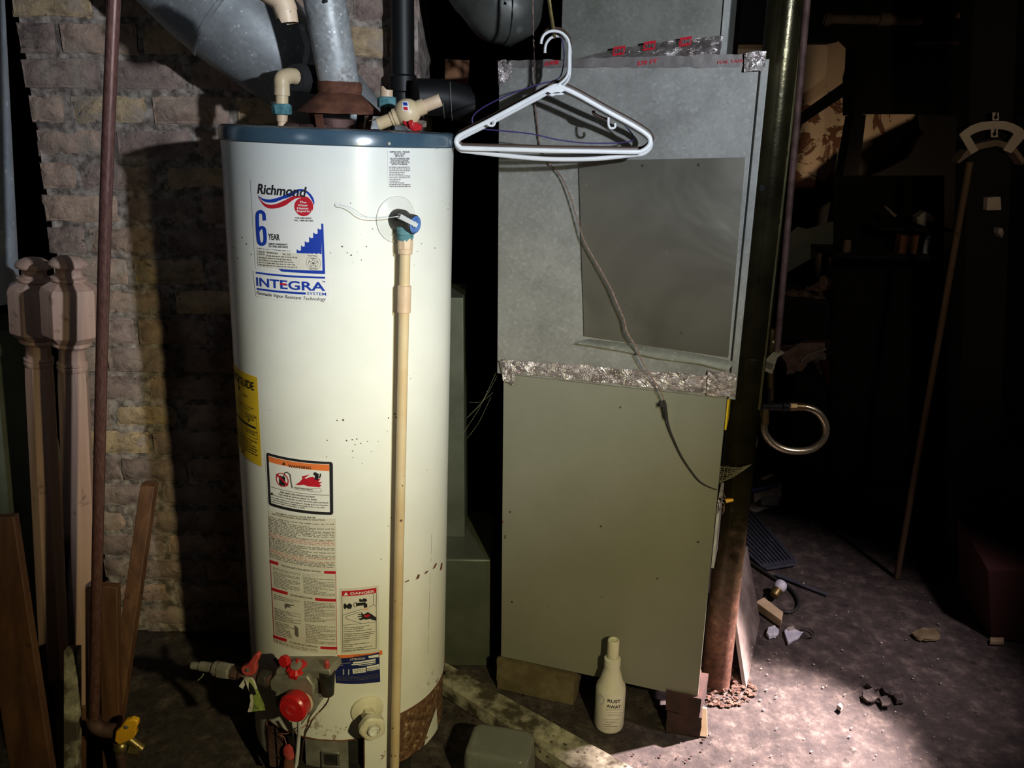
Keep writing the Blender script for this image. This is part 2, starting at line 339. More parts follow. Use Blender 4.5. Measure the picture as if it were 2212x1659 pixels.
# ------------------------------------------------------------------ mesh builder
class MB:
    def chunk(s, p, sz, rnd, fl=.6):
        p = Vector(p); R3 = Euler((rnd.random()*6, rnd.random()*6, rnd.random()*6)).to_matrix()
        q = [Vector((x*(.4+.9*rnd.random()), y*(.4+.9*rnd.random()), z*(.4+.8*rnd.random())))*sz for x, y, z in ((-1, -1, -1), (1, -1, -1), (1, 1, -1), (-1, 1, -1), (-1, -1, 1), (1, -1, 1), (1, 1, 1), (-1, 1, 1))]
        return s.hexa([p+Vector((v.x*1.2, v.y, v.z*fl)) for v in (R3 @ w for w in q)])
    def __init__(s): s.bm = bmesh.new(); s.mi = 0; s.cl = None
    def face(s, vs):
        try: f = s.bm.faces.new(vs)
        except ValueError: return None
        f.material_index = s.mi; return f
    def v(s, p): return s.bm.verts.new(p)
    def hexa(s, p):                       # 8 points: bottom ring 0-3, top ring 4-7
        v = [s.v(q) for q in p]
        for a in ((0, 3, 2, 1), (4, 5, 6, 7), (0, 1, 5, 4), (1, 2, 6, 5), (2, 3, 7, 6), (3, 0, 4, 7)): s.face([v[i] for i in a])
        return s
    def box(s, c, d, rot=None):
        x, y, z = d[0]/2, d[1]/2, d[2]/2; c = Vector(c)
        ps = [Vector(q) for q in ((-x, -y, -z), (x, -y, -z), (x, y, -z), (-x, y, -z), (-x, -y, z), (x, -y, z), (x, y, z), (-x, y, z))]
        if rot is not None: ps = [rot @ q for q in ps]
        return s.hexa([c+q for q in ps])
    def b2(s, a, b): return s.box([(a[i]+b[i])/2 for i in range(3)], [abs(b[i]-a[i]) for i in range(3)])
    def ring(s, c, u, w, r, n, ph=0): return [s.v(c + u*(r*math.cos(ph+2*PI*i/n)) + w*(r*math.sin(ph+2*PI*i/n))) for i in range(n)]
    def rev(s, prof, o=(0, 0, 0), ax=(0, 0, 1), n=24, ph=0, cap=True, ref=None):   # lathe, prof = [(r, h)]
        o = Vector(o); ax = Vector(ax).normalized()
        t = Vector(ref) if ref is not None else (Vector((1, 0, 0)) if abs(ax.x) < .9 else Vector((0, 1, 0)))
        u = (t - ax*t.dot(ax)).normalized(); w = ax.cross(u)
        rs = [s.ring(o+ax*h, u, w, max(r, 1e-5), n, ph) for r, h in prof]
        for a, b in zip(rs, rs[1:]):
            for i in range(n): s.face([a[i], a[(i+1) % n], b[(i+1) % n], b[i]])
        if cap: s.face(rs[0][::-1]); s.face(rs[-1])
        return s
    def cyl(s, p0, p1, r0, r1=None, n=20, ph=0, cap=True):
        p0, p1 = Vector(p0), Vector(p1); d = p1-p0
        return s.rev([(r0, 0), (r0 if r1 is None else r1, d.length)], p0, d, n, ph, cap)
    def tube(s, pts, r, n=10, closed=False, flat=1.0, sub=0):
        pts = [Vector(p) for p in pts]
        if sub: pts, r = smoothpath(pts, sub, closed, r)
        m = len(pts); rr = r if isinstance(r, (list, tuple)) else [r]*m
        T = []
        for i in range(m):
            a = pts[(i-1) % m] if (closed or i) else pts[i]; b = pts[(i+1) % m] if (closed or i < m-1) else pts[i]
            T.append((b-a).normalized())
        t = T[0]; ref = Vector((0, 0, 1)) if abs(t.z) < .8 else Vector((0, 1, 0))
        u = (ref - t*ref.dot(t)).normalized(); rings = []
        for i in range(m):
            u = (u - T[i]*u.dot(T[i])).normalized(); w = T[i].cross(u)
            rings.append([s.v(pts[i] + u*(rr[i]*math.cos(2*PI*k/n)) + w*(rr[i]*flat*math.sin(2*PI*k/n))) for k in range(n)])
        for i in range(m if closed else m-1):
            a, b = rings[i], rings[(i+1) % m]
            for k in range(n): s.face([a[k], a[(k+1) % n], b[(k+1) % n], b[k]])
        if not closed: s.face(rings[0][::-1]); s.face(rings[-1])
        return s
    def prism(s, pts, ext):
        pts = [Vector(p) for p in pts]; ext = Vector(ext)
        a = [s.v(p) for p in pts]; b = [s.v(p+ext) for p in pts]; n = len(a)
        s.face(a[::-1]); s.face(b)
        for i in range(n): s.face([a[i], a[(i+1) % n], b[(i+1) % n], b[i]])
        return s
    def grid(s, fn, nu, nv, uwrap=False):
        g = [[s.v(fn(i/nu, j/nv)) for i in range(nu+(0 if uwrap else 1))] for j in range(nv+1)]
        for j in range(nv):
            for i in range(nu):
                i2 = (i+1) % len(g[0]); s.face([g[j][i], g[j][i2], g[j+1][i2], g[j+1][i]])
        return s
    def sphere(s, c, r, n=16, sc=(1, 1, 1)):
        c = Vector(c); m = n//2
        prof = [(math.sin(PI*k/m), -math.cos(PI*k/m)) for k in range(m+1)]
        rs = []
        for q, h in prof[1:-1]: rs.append([s.v(c+Vector((r*q*math.cos(2*PI*i/n)*sc[0], r*q*math.sin(2*PI*i/n)*sc[1], r*h*sc[2]))) for i in range(n)])
        b = s.v(c+Vector((0, 0, -r*sc[2]))); t = s.v(c+Vector((0, 0, r*sc[2])))
        for i in range(n):
            s.face([b, rs[0][(i+1) % n], rs[0][i]]); s.face([t, rs[-1][i], rs[-1][(i+1) % n]])
        for a, bb in zip(rs, rs[1:]):
            for i in range(n): s.face([a[i], a[(i+1) % n], bb[(i+1) % n], bb[i]])
        return s
    def jitter(s, amp, fr=30, seed=0):
        for v in s.bm.verts:
            q = v.co*fr+Vector((seed*3.1, seed*1.7, seed))
            v.co += noise.noise_vector(q)*amp
        return s
    def subd(s, cuts=2):
        bmesh.ops.subdivide_edges(s.bm, edges=s.bm.edges[:], cuts=cuts, use_grid_fill=True); return s
def smoothpath(pts, k, closed=False, r=None):
    n = len(pts); out = []; ro = []
    rl = r if isinstance(r, (list, tuple)) else None
    rng = range(n) if closed else range(n-1)
    for i in rng:
        p0 = pts[(i-1) % n] if (closed or i > 0) else pts[i]; p1 = pts[i]; p2 = pts[(i+1) % n]
        p3 = pts[(i+2) % n] if (closed or i < n-2) else p2
        for j in range(k):
            t = j/k
            out.append(.5*((2*p1)+(-p0+p2)*t+(2*p0-5*p1+4*p2-p3)*t*t+(-p0+3*p1-3*p2+p3)*t**3))
            if rl: ro.append(rl[i]*(1-t)+rl[(i+1) % n]*t)
    if not closed:
        out.append(pts[-1])
        if rl: ro.append(rl[-1])
    return out, (ro if rl else r)

WM = {}
def obj(name, mb, mats, parent=None, world=False, smooth=True, bev=0, ang=35):
    me = bpy.data.meshes.new(name)
    bm = mb.bm
    bmesh.ops.recalc_face_normals(bm, faces=bm.faces[:])
    bm.to_mesh(me); bm.free()
    for m in (mats if isinstance(mats, (list, tuple)) else [mats]): me.materials.append(M[m])
    if smooth:
        me.polygons.foreach_set('use_smooth', [True]*len(me.polygons)); me.set_sharp_from_angle(angle=R_(ang))
    o = bpy.data.objects.new(name, me); C.objects.link(o)
    if parent is not None:
        o.parent = parent
        wm = WM[parent.name]
        if world: me.transform(wm.inverted())
        WM[o.name] = wm.copy()
    else:
        xs = [v.co for v in me.vertices]
        lo = [min(p[i] for p in xs) for i in range(3)]; hi = [max(p[i] for p in xs) for i in range(3)]
        b = Vector(((lo[0]+hi[0])/2, (lo[1]+hi[1])/2, lo[2]))
        me.transform(Matrix.Translation(-b)); o.location = b; WM[o.name] = Matrix.Translation(b)
    if bev:
        md = o.modifiers.new('bevel', 'BEVEL'); md.width = bev; md.segments = 2; md.limit_method = 'ANGLE'; md.angle_limit = R_(40)
    return o
def thing(name, label, cat, m, group=None):
    o = bpy.data.objects.new(name, None); C.objects.link(o); o.empty_display_size = .05
    if not isinstance(m, Matrix): m = Matrix.Translation(Vector(m))
    o.matrix_world = m; WM[o.name] = m.copy()
    return tag(o, label, cat, group)
def tag(o, label, cat, group=None, kind=None):
    o['label'] = label; o['category'] = cat
    if group: o['group'] = group
    if kind: o['kind'] = kind
    return o
def struct(name, mb, mats, **kw):
    o = obj(name, mb, mats, **kw); o['kind'] = 'structure'; return o
def copy_tree(o, parent=None, m=None):
    c = o.copy(); C.objects.link(c)
    if parent: c.parent = parent
    if m is not None: c.matrix_world = m
    WM[c.name] = m if m is not None else WM[parent.name]
    for ch in list(o.children): copy_tree(ch, c)
    return c
def frame(o, z, x=None):                  # matrix with origin o and z axis along z
    z = Vector(z).normalized(); t = Vector(x) if x is not None else Vector((1, 0, 0))
    x = (t - z*t.dot(z)).normalized(); y = z.cross(x)
    return Matrix(((x.x, y.x, z.x, o[0]), (x.y, y.y, z.y, o[1]), (x.z, y.z, z.z, o[2]), (0, 0, 0, 1)))

# ------------------------------------------------------------------ lettering
_tx = {}
def glyphs(s, bold=0, shear=0):
    k = (s, bold, shear)
    if k in _tx: return _tx[k]
    cu = bpy.data.curves.new('t', 'FONT'); cu.body = s; cu.size = 1; cu.resolution_u = 3; cu.offset = bold; cu.shear = shear
    ob = bpy.data.objects.new('t', cu); C.objects.link(ob)
    dg = bpy.context.evaluated_depsgraph_get(); me = bpy.data.meshes.new_from_object(ob.evaluated_get(dg))
    vs_ = [(v.co.x, v.co.y) for v in me.vertices]; fs = [tuple(p.vertices) for p in me.polygons]
    bpy.data.objects.remove(ob); bpy.data.curves.remove(cu); bpy.data.meshes.remove(me)
    _tx[k] = (vs_, fs); return _tx[k]
def text(mb, s, fn, mi, w, h=None, bold=0, shear=0):
    """lettering scaled to width w (and cap height h), mapped through fn(u, v)"""
    vs_, fs = glyphs(s, bold, shear)
    if not vs_: return
    x0 = min(v[0] for v in vs_); x1 = max(v[0] for v in vs_); sx = w/(x1-x0); sy = (h/.72) if h else sx
    V = [mb.v(fn((x-x0)*sx, y*sy)) for x, y in vs_]
    mb.mi = mi
    for f in fs: mb.face([V[i] for i in f])

# ================================================================== SETTING
FL = MB()
def floor_z(x, y): return noise.noise(Vector((x*2.3, y*2.3, 0)))*.004 + noise.noise(Vector((x*9, y*9, 3)))*.0025
FL.grid(lambda u, v: Vector((-3.2+8.2*u, -.6+6.4*v, floor_z(-3.2+8.2*u, -.6+6.4*v)-.004)), 200, 170)
struct('floor', FL, 'floor')
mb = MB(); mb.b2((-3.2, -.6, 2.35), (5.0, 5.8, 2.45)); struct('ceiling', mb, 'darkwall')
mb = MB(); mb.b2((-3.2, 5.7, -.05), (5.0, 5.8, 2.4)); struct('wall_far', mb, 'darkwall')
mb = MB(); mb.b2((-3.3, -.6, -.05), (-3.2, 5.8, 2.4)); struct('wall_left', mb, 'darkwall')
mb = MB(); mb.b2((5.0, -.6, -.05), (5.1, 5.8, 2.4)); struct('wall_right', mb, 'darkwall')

# the old brick wall behind the heater: bricks bedded in rough mortar
def brickwall(x0, x1, z0, z1, y, bl=.215, bh=.073, gj=.015, tints=None, edge_l=True, seed=3):
    rnd = random.Random(seed); mb = MB(); cl = mb.bm.loops.layers.float_color.new('tint')
    pitch = bh+gj; row = 0; z = z0
    def put(xa, xb, za, zb, yf, col):
        n = 5; m = 2; f0 = len(mb.bm.faces)
        j = lambda a: (rnd.random()-.5)*a
        k = rnd.random()*100
        def fn(u, v):
            x = xa+(xb-xa)*u; zz = za+(zb-za)*v
            e = min(u, 1-u)*(xb-xa); e2 = min(v, 1-v)*(zb-za); d = min(e, e2)
            off = .013 if d < 1e-6 else 0.0
            q = Vector((x*28+k, zz*28, k)); nn = noise.noise_vector(q)
            return Vector((x+nn.x*.006, yf+off+nn.y*.007, zz+nn.z*.005))
        before = set(mb.bm.faces)
        mb.grid(fn, 8, 4)
        mb.b2((xa+.004, yf+.008, za+.004), (xb-.004, yf+.06, zb-.004))
        for f in mb.bm.faces:
            if f not in before:
                for l in f.loops: l[cl] = (*col, 1)
    while z < z1:
        off = (row % 2)*bl*.5 + (rnd.random()-.5)*.03; x = x0 - (off if not edge_l else 0)
        first = True
        while x < x1-.03:
            L = bl*(rnd.choice((1, 1, 1, .97)) if not first else (1 if row % 2 else .5)); first = False
            xb = min(x+L, x1 + (rnd.random()-.5)*.03)
            t = tints[0] if rnd.random() < .45 else (tints[1] if rnd.random() < .6 else tints[2])
            g = .85+.3*rnd.random(); t = tuple(c*g for c in t)
            put(x+(rnd.random()-.5)*.01, xb-gj*.6, z, z+bh, y+(rnd.random()-.5)*.012, t)
            x = xb+gj*.4
        z += pitch; row += 1
    return mb
WL = atY(30, 60, 2.35).x
wtint = ((.36, .265, .235), (.50, .355, .28), (.58, .43, .26))
struct('wall_back', brickwall(WL, -.245, .02, 2.33, 2.35, tints=wtint), 'brick', ang=50)
mb = MB()
mb.grid(lambda u, v: Vector((WL+.012+(-.27-WL)*u, 2.362+noise.noise(Vector((u*60, v*110, 1)))*.006+noise.noise(Vector((u*19, v*35, 9)))*.006, .0+2.34*v)), 150, 240)
mb.b2((WL+.012, 2.38, .0), (-.26, 2.72, 2.34))
struct('trim_1', mb, 'mortar', ang=60)
# peeling plaster wall of the room at the back right
mb = MB()
pL = atY(1560, 300, 4.2).x
mb.grid(lambda u, v: Vector((pL+2.0*u, 4.2+noise.noise(Vector((u*9, v*9, 2)))*.02, 2.3*v)), 60, 60)
mb.b2((pL, 4.23, 0), (pL+2.0, 4.4, 2.3))
struct('wall_back_right', mb, 'plaster')

# ================================================================== WATER HEATER
heater = thing('water_heater', 'tall cream gas water heater with slate blue cap and many stickers', 'water heater', HM)
ZT, ZB = 1.581, .095
# jacket: painted sheet, opening at the front bottom, seam side hidden
mb = MB(); NA = 180
def inopen(a, z): d = math.degrees(a); return -44.5 < d < 17.8 and z < .204
zs = [ZB+.0] + [.108, .12, .14, .16, .18, .204, .222, .242] + [.242+(ZT-.242)*k/40 for k in range(1, 41)]
ring = {}
for j, z in enumerate(zs):
    for i in range(NA):
        a = 2*PI*i/NA; ring[i, j] = mb.v(HP(a, z))
for j in range(len(zs)-1):
    for i in range(NA):
        a = 2*PI*(i+.5)/NA; a = a-2*PI if a > PI else a; zc = (zs[j]+zs[j+1])/2; d = math.degrees(a)
        if inopen(a, zc): continue
        if zc < .242 and 36 < d < 150: continue
        mb.face([ring[i, j], ring[(i+1) % NA, j], ring[(i+1) % NA, j+1], ring[i, j+1]])
obj('jacket', mb, 'enamel', heater)
# rusted lower skirt where the jacket has come away
mb = MB()
mb.grid(lambda u, v: HP(R_(36+114*u), ZB+(.244-ZB)*v, HR-.004+noise.noise(Vector((u*40, v*9, 0)))*.003), 60, 12)
obj('rusted_skirt', mb, 'rustskirt', heater)
mb = MB()
mb.grid(lambda u, v: HP(R_(58+14*u+ (1-v)*3), .098+.075*v*(u**.6), HR-.0005), 8, 8)
obj('paint_remnant', mb, 'enamel', heater)
# edge of the jacket lip
mb = MB(); mb.tube([HP(R_(36+114*k/40), .243, HR+.0005) for k in range(41)], .0016, 6)
obj('jacket_hem', mb, 'rust', heater)
# blue cap
mb = MB(); mb.rev([(HR+.0015, ZT-.002), (HR+.0035, ZT), (HR+.0035, ZT+.020), (HR+.001, ZT+.026), (HR-.006, ZT+.029), (HR-.012, ZT+.0285)], n=120, cap=False)
obj('cap_rim', mb, 'cap', heater)
mb = MB(); mb.rev([(HR-.011, ZT+.0285), (HR-.02, ZT+.027), (.10, ZT+.029), (.0, ZT+.029)], n=80, cap=False)
mb.jitter(.0015, 60); obj('cap_top', mb, 'captop', heater)
ZC = ZT+.029
mb = MB(); a, z = hcyl(838, 310); mb.cyl(HP(a, z, HR+.002), HP(a, z, HR+.0065), .0045, .003, 12)
obj('cap_screw', mb, 'grey', heater)
# base legs
for k in range(3):
    mb = MB(); a = 2*PI*k/3+.9; p = HP(a, 0, .2); mb.cyl((p.x, p.y, 0), (p.x, p.y, ZB+.02), .018, .022, 10); obj('leg', mb, 'dark', heater)
mb = MB(); mb.rev([(.001, ZB+.004), (HR-.006, ZB+.004), (HR-.006, ZB+.010), (.001, ZB+.010)], n=60, cap=False); obj('base_pan', mb, 'dark', heater)

# ---- sticker drawing on the jacket
def bil(c, u, v):
    return tuple((c[0][k]*(1-u)+c[1][k]*u)*(1-v)+(c[3][k]*(1-u)+c[2][k]*u)*v for k in (0, 1))
def dq(mb, pts, off, mi, nu=10, nv=1):          # quad by its four corners TL TR BR BL
    c = [hcyl(*p) for p in pts]; mb.mi = mi
    mb.grid(lambda u, v: HP(*bil(c, u, v), HR+off), nu, nv)
def dr(mb, pts, off, mi, rad=.004):              # sticker with rounded corners
    c = [hcyl(*p) for p in pts]; w = (c[1][0]-c[0][0])*HR; h = abs(c[3][1]-c[0][1]); mb.mi = mi; n = 26
    def fn(u, v):
        x = u*w; e = min(x, w-x); ins = rad-math.sqrt(max(rad*rad-(rad-e)**2, 0)) if e < rad else 0
        vv = ins/h+(1-2*ins/h)*v; return HP(*bil(c, u, vv), HR+off)
    us = sorted(set([0, .15*rad/w, .4*rad/w, rad/w]+[1-rad/w, 1-.4*rad/w, 1-.15*rad/w, 1]+[k/n for k in range(1, n) if rad/w < k/n < 1-rad/w]))
    g = [[mb.v(fn(u, v)) for u in us] for v in (0, 1)]
    for i in range(len(us)-1): mb.face([g[0][i], g[0][i+1], g[1][i+1], g[1][i]])
def dstrip(mb, A, B, off, mi):                   # band between two polylines
    a = [HP(*hcyl(*p), HR+off) for p in A]; b = [HP(*hcyl(*p), HR+off) for p in B]; mb.mi = mi
    va = [mb.v(p) for p in a]; vb = [mb.v(p) for p in b]
    for i in range(len(a)-1): mb.face([va[i], va[i+1], vb[i+1], vb[i]])
def sm(P, k=5): return [(v.x, v.y) for v in smoothpath([Vector((a, b, 0)) for a, b in P], k)[0]]
def dpoly(mb, P, off, mi):
    mb.mi = mi; mb.face([mb.v(HP(*hcyl(*p), HR+off)) for p in P])
def dt(mb, s, L, Rr, h, off, mi, bold=0, shear=0):   # lettering from baseline-left to baseline-right
    a0, z0 = hcyl(*L); a1, z1 = hcyl(*Rr); w = (a1-a0)*HR
    if w <= 0: return
    text(mb, s, lambda u, v: HP(a0+u/HR, z0+(z1-z0)*u/w+v, HR+off), mi, w, h, bold, shear)
def dring(mb, c, rx, ry, t, off, mi, n=32):
    a0, z0 = hcyl(*c); mb.mi = mi
    mb.grid(lambda u, v: HP(a0+math.cos(2*PI*u)*(rx-t*v)/HR, z0+math.sin(2*PI*u)*(ry-t*v), HR+off), n, 1)
def ddisc(mb, c, r, off, mi, n=32):
    a0, z0 = hcyl(*c); mb.mi = mi
    mb.face([mb.v(HP(a0+math.cos(2*PI*k/n)*r/HR, z0+math.sin(2*PI*k/n)*r, HR+off)) for k in range(n)])
def rows(mb, pts, n, off, mi, seed=1, fill=.5, dens=.97, red=None, end=.75):   # lines of tiny illegible print
    rnd = random.Random(seed); c = [hcyl(*p) for p in pts]
    for k in range(n):
        v0 = (k+.5-fill/2)/n; v1 = (k+.5+fill/2)/n; x = 0.0
        stop = 1.0 if rnd.random() < .72 else end*(.5+.5*rnd.random())
        mb.mi = red[1] if red and k in red[0] else mi
        while x < stop-.01:
            L = min(.03+.09*rnd.random(), stop-x); 
            cc = [bil(c, x, v0), bil(c, x+L, v0), bil(c, x+L, v1), bil(c, x, v1)]
            # a word: a few upright strokes joined along the middle
            w = L; m = max(2, int(w/.016))
            for q in range(m):
                a = x+w*q/m; b = a+w/m*.68; t0 = v0 if rnd.random() < .35 else v0+(v1-v0)*.25; t1 = v1 if rnd.random() < .8 else v1+(v1-v0)*.3
                mb.face([mb.v(HP(*bil(c, p_, q_), HR+off)) for p_, q_ in ((a, t0), (b, t0), (b, t1), (a, t1))])
            x += L+.012+.01*rnd.random()
INK = ['paper', 'ink', 'inkred', 'inkblue', 'inkorange', 'inkgrey', 'paperold', 'inknavy', 'inkpink', 'yellow', 'enamel']
q5 = lambda x, y: (500+x/4.608, 360+y/4.608)
q6 = lambda x, y: (480+x/4.424, 760+y/4.424)
q7 = lambda x, y: (520+x/4.809, 1080+y/4.809)
q8 = lambda x, y: (400+x/3.814, 1360+y/3.814)
def lerp(a, b, t): return (a[0]+(b[0]-a[0])*t, a[1]+(b[1]-a[1])*t)

# brand sticker
mb = MB(); o1, o2, o3, o4 = .0006, .0011, .0015, .0019
dr(mb, [q5(190, 122), q5(895, 178), q5(932, 1070), q5(240, 1018)], o1, 0, .005)
dstrip(mb, [q5(*p) for p in sm(((268, 285), (320, 318), (380, 326), (430, 318), (500, 296), (560, 270), (640, 232), (700, 222), (755, 242), (800, 285), (824, 335), (826, 375)))],
       [q5(*p) for p in sm(((270, 292), (320, 340), (380, 357), (440, 352), (510, 325), (590, 300), (650, 262), (700, 240), (748, 262), (782, 300), (808, 345), (822, 378)))], o2, 3)
dstrip(mb, [q5(*p) for p in sm(((272, 298), (320, 355), (380, 378), (450, 370), (530, 335), (600, 300), (660, 288), (710, 296), (755, 300), (790, 330), (815, 378), (812, 430)))],
       [q5(*p) for p in sm(((272, 306), (325, 385), (385, 416), (460, 412), (540, 385), (610, 335), (660, 312), (705, 312), (745, 325), (778, 352), (800, 395), (806, 440)))], o2, 2)
dt(mb, 'Richmond', q5(268, 265), q5(756, 300), .0195, o4, 1, .018, .22)
ddisc(mb, q5(716, 402), .0176, o3, 2)
for s_, x0, x1, y in (('The', 682, 748, 362), ('Water', 664, 764, 393), ('Heater', 657, 774, 422), ('Experts', 655, 782, 450)):
    dt(mb, s_, q5(x0, y), q5(x1, y+2), .0040, o4, 0, .02)
dt(mb, 'FOR ASSISTANCE', q5(640, 516), q5(798, 520), .0030, o3, 1, .01)
dt(mb, 'CALL 1-800-HEATERS', q5(626, 540), q5(818, 546), .0030, o3, 1, .01)
def stroke(mb, P, w, off, mi, closed=False):
    Q = [Vector((x, y, 0)) for x, y in P]; Q, _ = smoothpath(Q, 5, closed); n = len(Q); A = []; B = []
    for i in range(n):
        a = Q[(i-1) % n] if (closed or i) else Q[i]; b = Q[(i+1) % n] if (closed or i < n-1) else Q[i]; t = (b-a).normalized(); nn = Vector((-t.y, t.x, 0))*w/2
        A.append(q5(Q[i].x+nn.x, Q[i].y+nn.y)); B.append(q5(Q[i].x-nn.x, Q[i].y-nn.y))
    if closed: A.append(A[0]); B.append(B[0])
    dstrip(mb, A, B, off, mi)
stroke(mb, [(334, 535), (331, 500), (326, 468), (302, 448), (278, 452), (264, 480), (264, 560), (268, 650), (274, 720), (282, 755), (308, 772), (334, 758), (341, 715), (338, 660), (330, 618), (306, 606), (284, 618), (274, 640)], 33, o3, 3)
dt(mb, 'YEAR', q5(374, 724), q5(486, 733), .0125, o3, 1, .016)
dt(mb, 'LIMITED WARRANTY', q5(376, 776), q5(564, 786), .0040, o3, 1, .01)
dt(mb, 'ON TANK AND PARTS', q5(376, 800), q5(568, 812), .0040, o3, 1, .01)
# stepped blue corner
steps = [(652, 822), (695, 782), (732, 740), (775, 697), (815, 655), (860, 612), (898, 568)]
for k in range(6):
    x0, y0 = steps[k]; x1 = steps[k+1][0]
    dstrip(mb, [q5(x0, y0), q5((x0+x1)/2, y0+14), q5(x1, y0+10)], [q5(x0, 860), q5((x0+x1)/2, 866), q5(x1+1, 872)], o2, 3)
dq(mb, [q5(895, 566), q5(915, 568), q5(934, 1066), q5(908, 1064)], o2, 3, 2)
dq(mb, [q5(470, 1016), q5(925, 1034), q5(928, 1068), q5(500, 1042)], o2, 3)
rows(mb, [q5(256, 803), q5(600, 833), q5(600, 848), q5(256, 815)], 1, o2, 5, 4, .6)
dr(mb, [q5(262, 820), q5(898, 870), q5(902, 1032), q5(270, 990)], o3, 6, .003)
dt(mb, 'SERIAL NO.', q5(278, 852), q5(342, 858), .0034, o4, 5, .012); dt(mb, 'RMLN0804018906', q5(356, 860), q5(468, 872), .0034, o4, 5, .012)
dt(mb, 'MFG. DATE', q5(516, 878), q5(596, 884), .0034, o4, 5, .012)
dt(mb, 'MODEL NO.', q5(278, 876), q5(342, 882), .0034, o4, 5, .012)
rows(mb, [q5(356, 872), q5(668, 892), q5(668, 915), q5(356, 895)], 1, o4, 5, 9, .55)
rows(mb, [q5(278, 888), q5(600, 915), q5(668, 1012), q5(285, 985)], 4, o4, 5, 11, .5)
for rr_ in (.0145, .0100): dring(mb, q5(818, 958), rr_, rr_, .0006, o4, 5)
a0, z0 = hcyl(*q5(818, 958)); mb.mi = 5
st = [(a0+math.sin(k*PI/5)*(.0095 if k % 2 == 0 else .0042)/HR, z0+math.cos(k*PI/5)*(.0095 if k % 2 == 0 else .0042)) for k in range(10)]
for k in range(10):
    p, q = st[k], st[(k+1) % 10]; n_ = Vector(((q[1]-p[1]), -(q[0]-p[0])*HR)).normalized()*.0004
    mb.face([mb.v(HP(p[0]+n_.x/HR, p[1]+n_.y, HR+o4)), mb.v(HP(q[0]+n_.x/HR, q[1]+n_.y, HR+o4)), mb.v(HP(q[0]-n_.x/HR, q[1]-n_.y, HR+o4)), mb.v(HP(p[0]-n_.x/HR, p[1]-n_.y, HR+o4))])
ddisc(mb, q5(818, 960), .0026, o4, 5, 10)
dt(mb, 'DESIGN', q5(790, 918), q5(845, 918), .0028, o4, 5, .01); dt(mb, 'CERTIFIED', q5(775, 1018), q5(862, 1022), .0028, o4, 5, .01)
dt(mb, 'MADE IN MEXICO', q5(765, 888), q5(862, 892), .0020, o4, 5, .01)
obj('brand_sticker', mb, INK, heater, smooth=False)['label'] = 'white sticker with blue 6 and red and blue wave'

mb = MB()
dr(mb, [q5(215, 1022), q5(978, 1080), q5(988, 1352), q5(246, 1292)], .0008, 0, .005)
dq(mb, [q5(248, 1044), q5(932, 1094), q5(934, 1114), q5(250, 1062)], o3, 3)
dt(mb, 'INTEGRA', q5(256, 1182), q5(936, 1234), .0178, o3, 3, .022)
dq(mb, [q5(490, 1158), q5(552, 1161), q5(552, 1178), q5(490, 1175)], o4, 2, 4)
dt(mb, 'TM', q5(902, 1148), q5(934, 1152), .003, o3, 3, .01)
dq(mb, [q5(258, 1205), q5(742, 1250), q5(744, 1272), q5(260, 1224)], o3, 3)
dt(mb, 'SYSTEM', q5(755, 1274), q5(944, 1282), .0062, o3, 3, .006)
dt(mb, 'Flammable Vapor Resistant Technology', q5(258, 1268), q5(942, 1334), .0072, o3, 1, .0, .3)
obj('lower_brand_sticker', mb, INK, heater, smooth=False)['label'] = 'white sticker lettered in blue under the larger one'

# yellow energy sticker on the left flank
mb = MB()
ez1, ez0 = 1.0941, .8878; eaR = R_(-35.8); eaL = R_(-74)
E = lambda u, v: (eaL+(eaR-eaL)*u, ez1+(ez0-ez1)*v)
mb.mi = 9; mb.grid(lambda u, v: HP(*E(u, v), HR+o1), 20, 1)
def et(s, u0, u1, v, h, bold=0):
    w = (eaR-eaL)*HR*(u1-u0); text(mb, s, lambda a, b: HP(eaL+(eaR-eaL)*u0+a/HR, ez1+(ez0-ez1)*v+b, HR+o3), 1, w, h, bold)
et('ENERGYGUIDE', .05, .93, .155, .0185, .02)
mb.mi = 1
def eq(u0, u1, v0, v1): mb.mi = 1; mb.grid(lambda u, v: HP(*E(u0+(u1-u0)*u, v0+(v1-v0)*v), HR+o3), 8, 1)
eq(.475, .49, .10, .215); eq(.455, .51, .20, .215)
mb.face([mb.v(HP(*E(*p), HR+o3)) for p in ((.44, .205), (.525, .205), (.4825, .245))])
et('Estimated Yearly Energy Use of This Water Heater', .10, .90, .375, .0045, .004); et('Compares With Others', .3, .8, .41, .0045, .004)
eq(.08, .95, .440, .444); eq(.08, .95, .70, .704); eq(.945, .95, .44, .70); eq(.1, .92, .565, .590)
mb.face([mb.v(HP(*E(*p), HR+o3)) for p in ((.74, .51), (.79, .51), (.765, .55))])
et('1000', .62, .76, .27, .005, .01)
for k, (u0, u1) in enumerate(((.12, .93), (.12, .8), (.12, .9), (.12, .93), (.2, .9), (.12, .93), (.12, .6))):
    rr = random.Random(k); x = u0; v = .735+.03*k
    while x < u1:
        L = .03+.06*rr.random(); eq(x, min(x+L, u1), v, v+.010); x += L+.012
for k in range(3):
    rr = random.Random(k+20); x = .66
    while x < .9: L = .03+.04*rr.random(); eq(x, x+L, .455+.02*k, .463+.02*k); eq(x, x+L, .62+.02*k, .628+.02*k); x += L+.012
eq(.45, .52, .94-.0, .965)
obj('energy_sticker', mb, INK, heater, smooth=False)['label'] = 'yellow sticker wrapping the left flank'

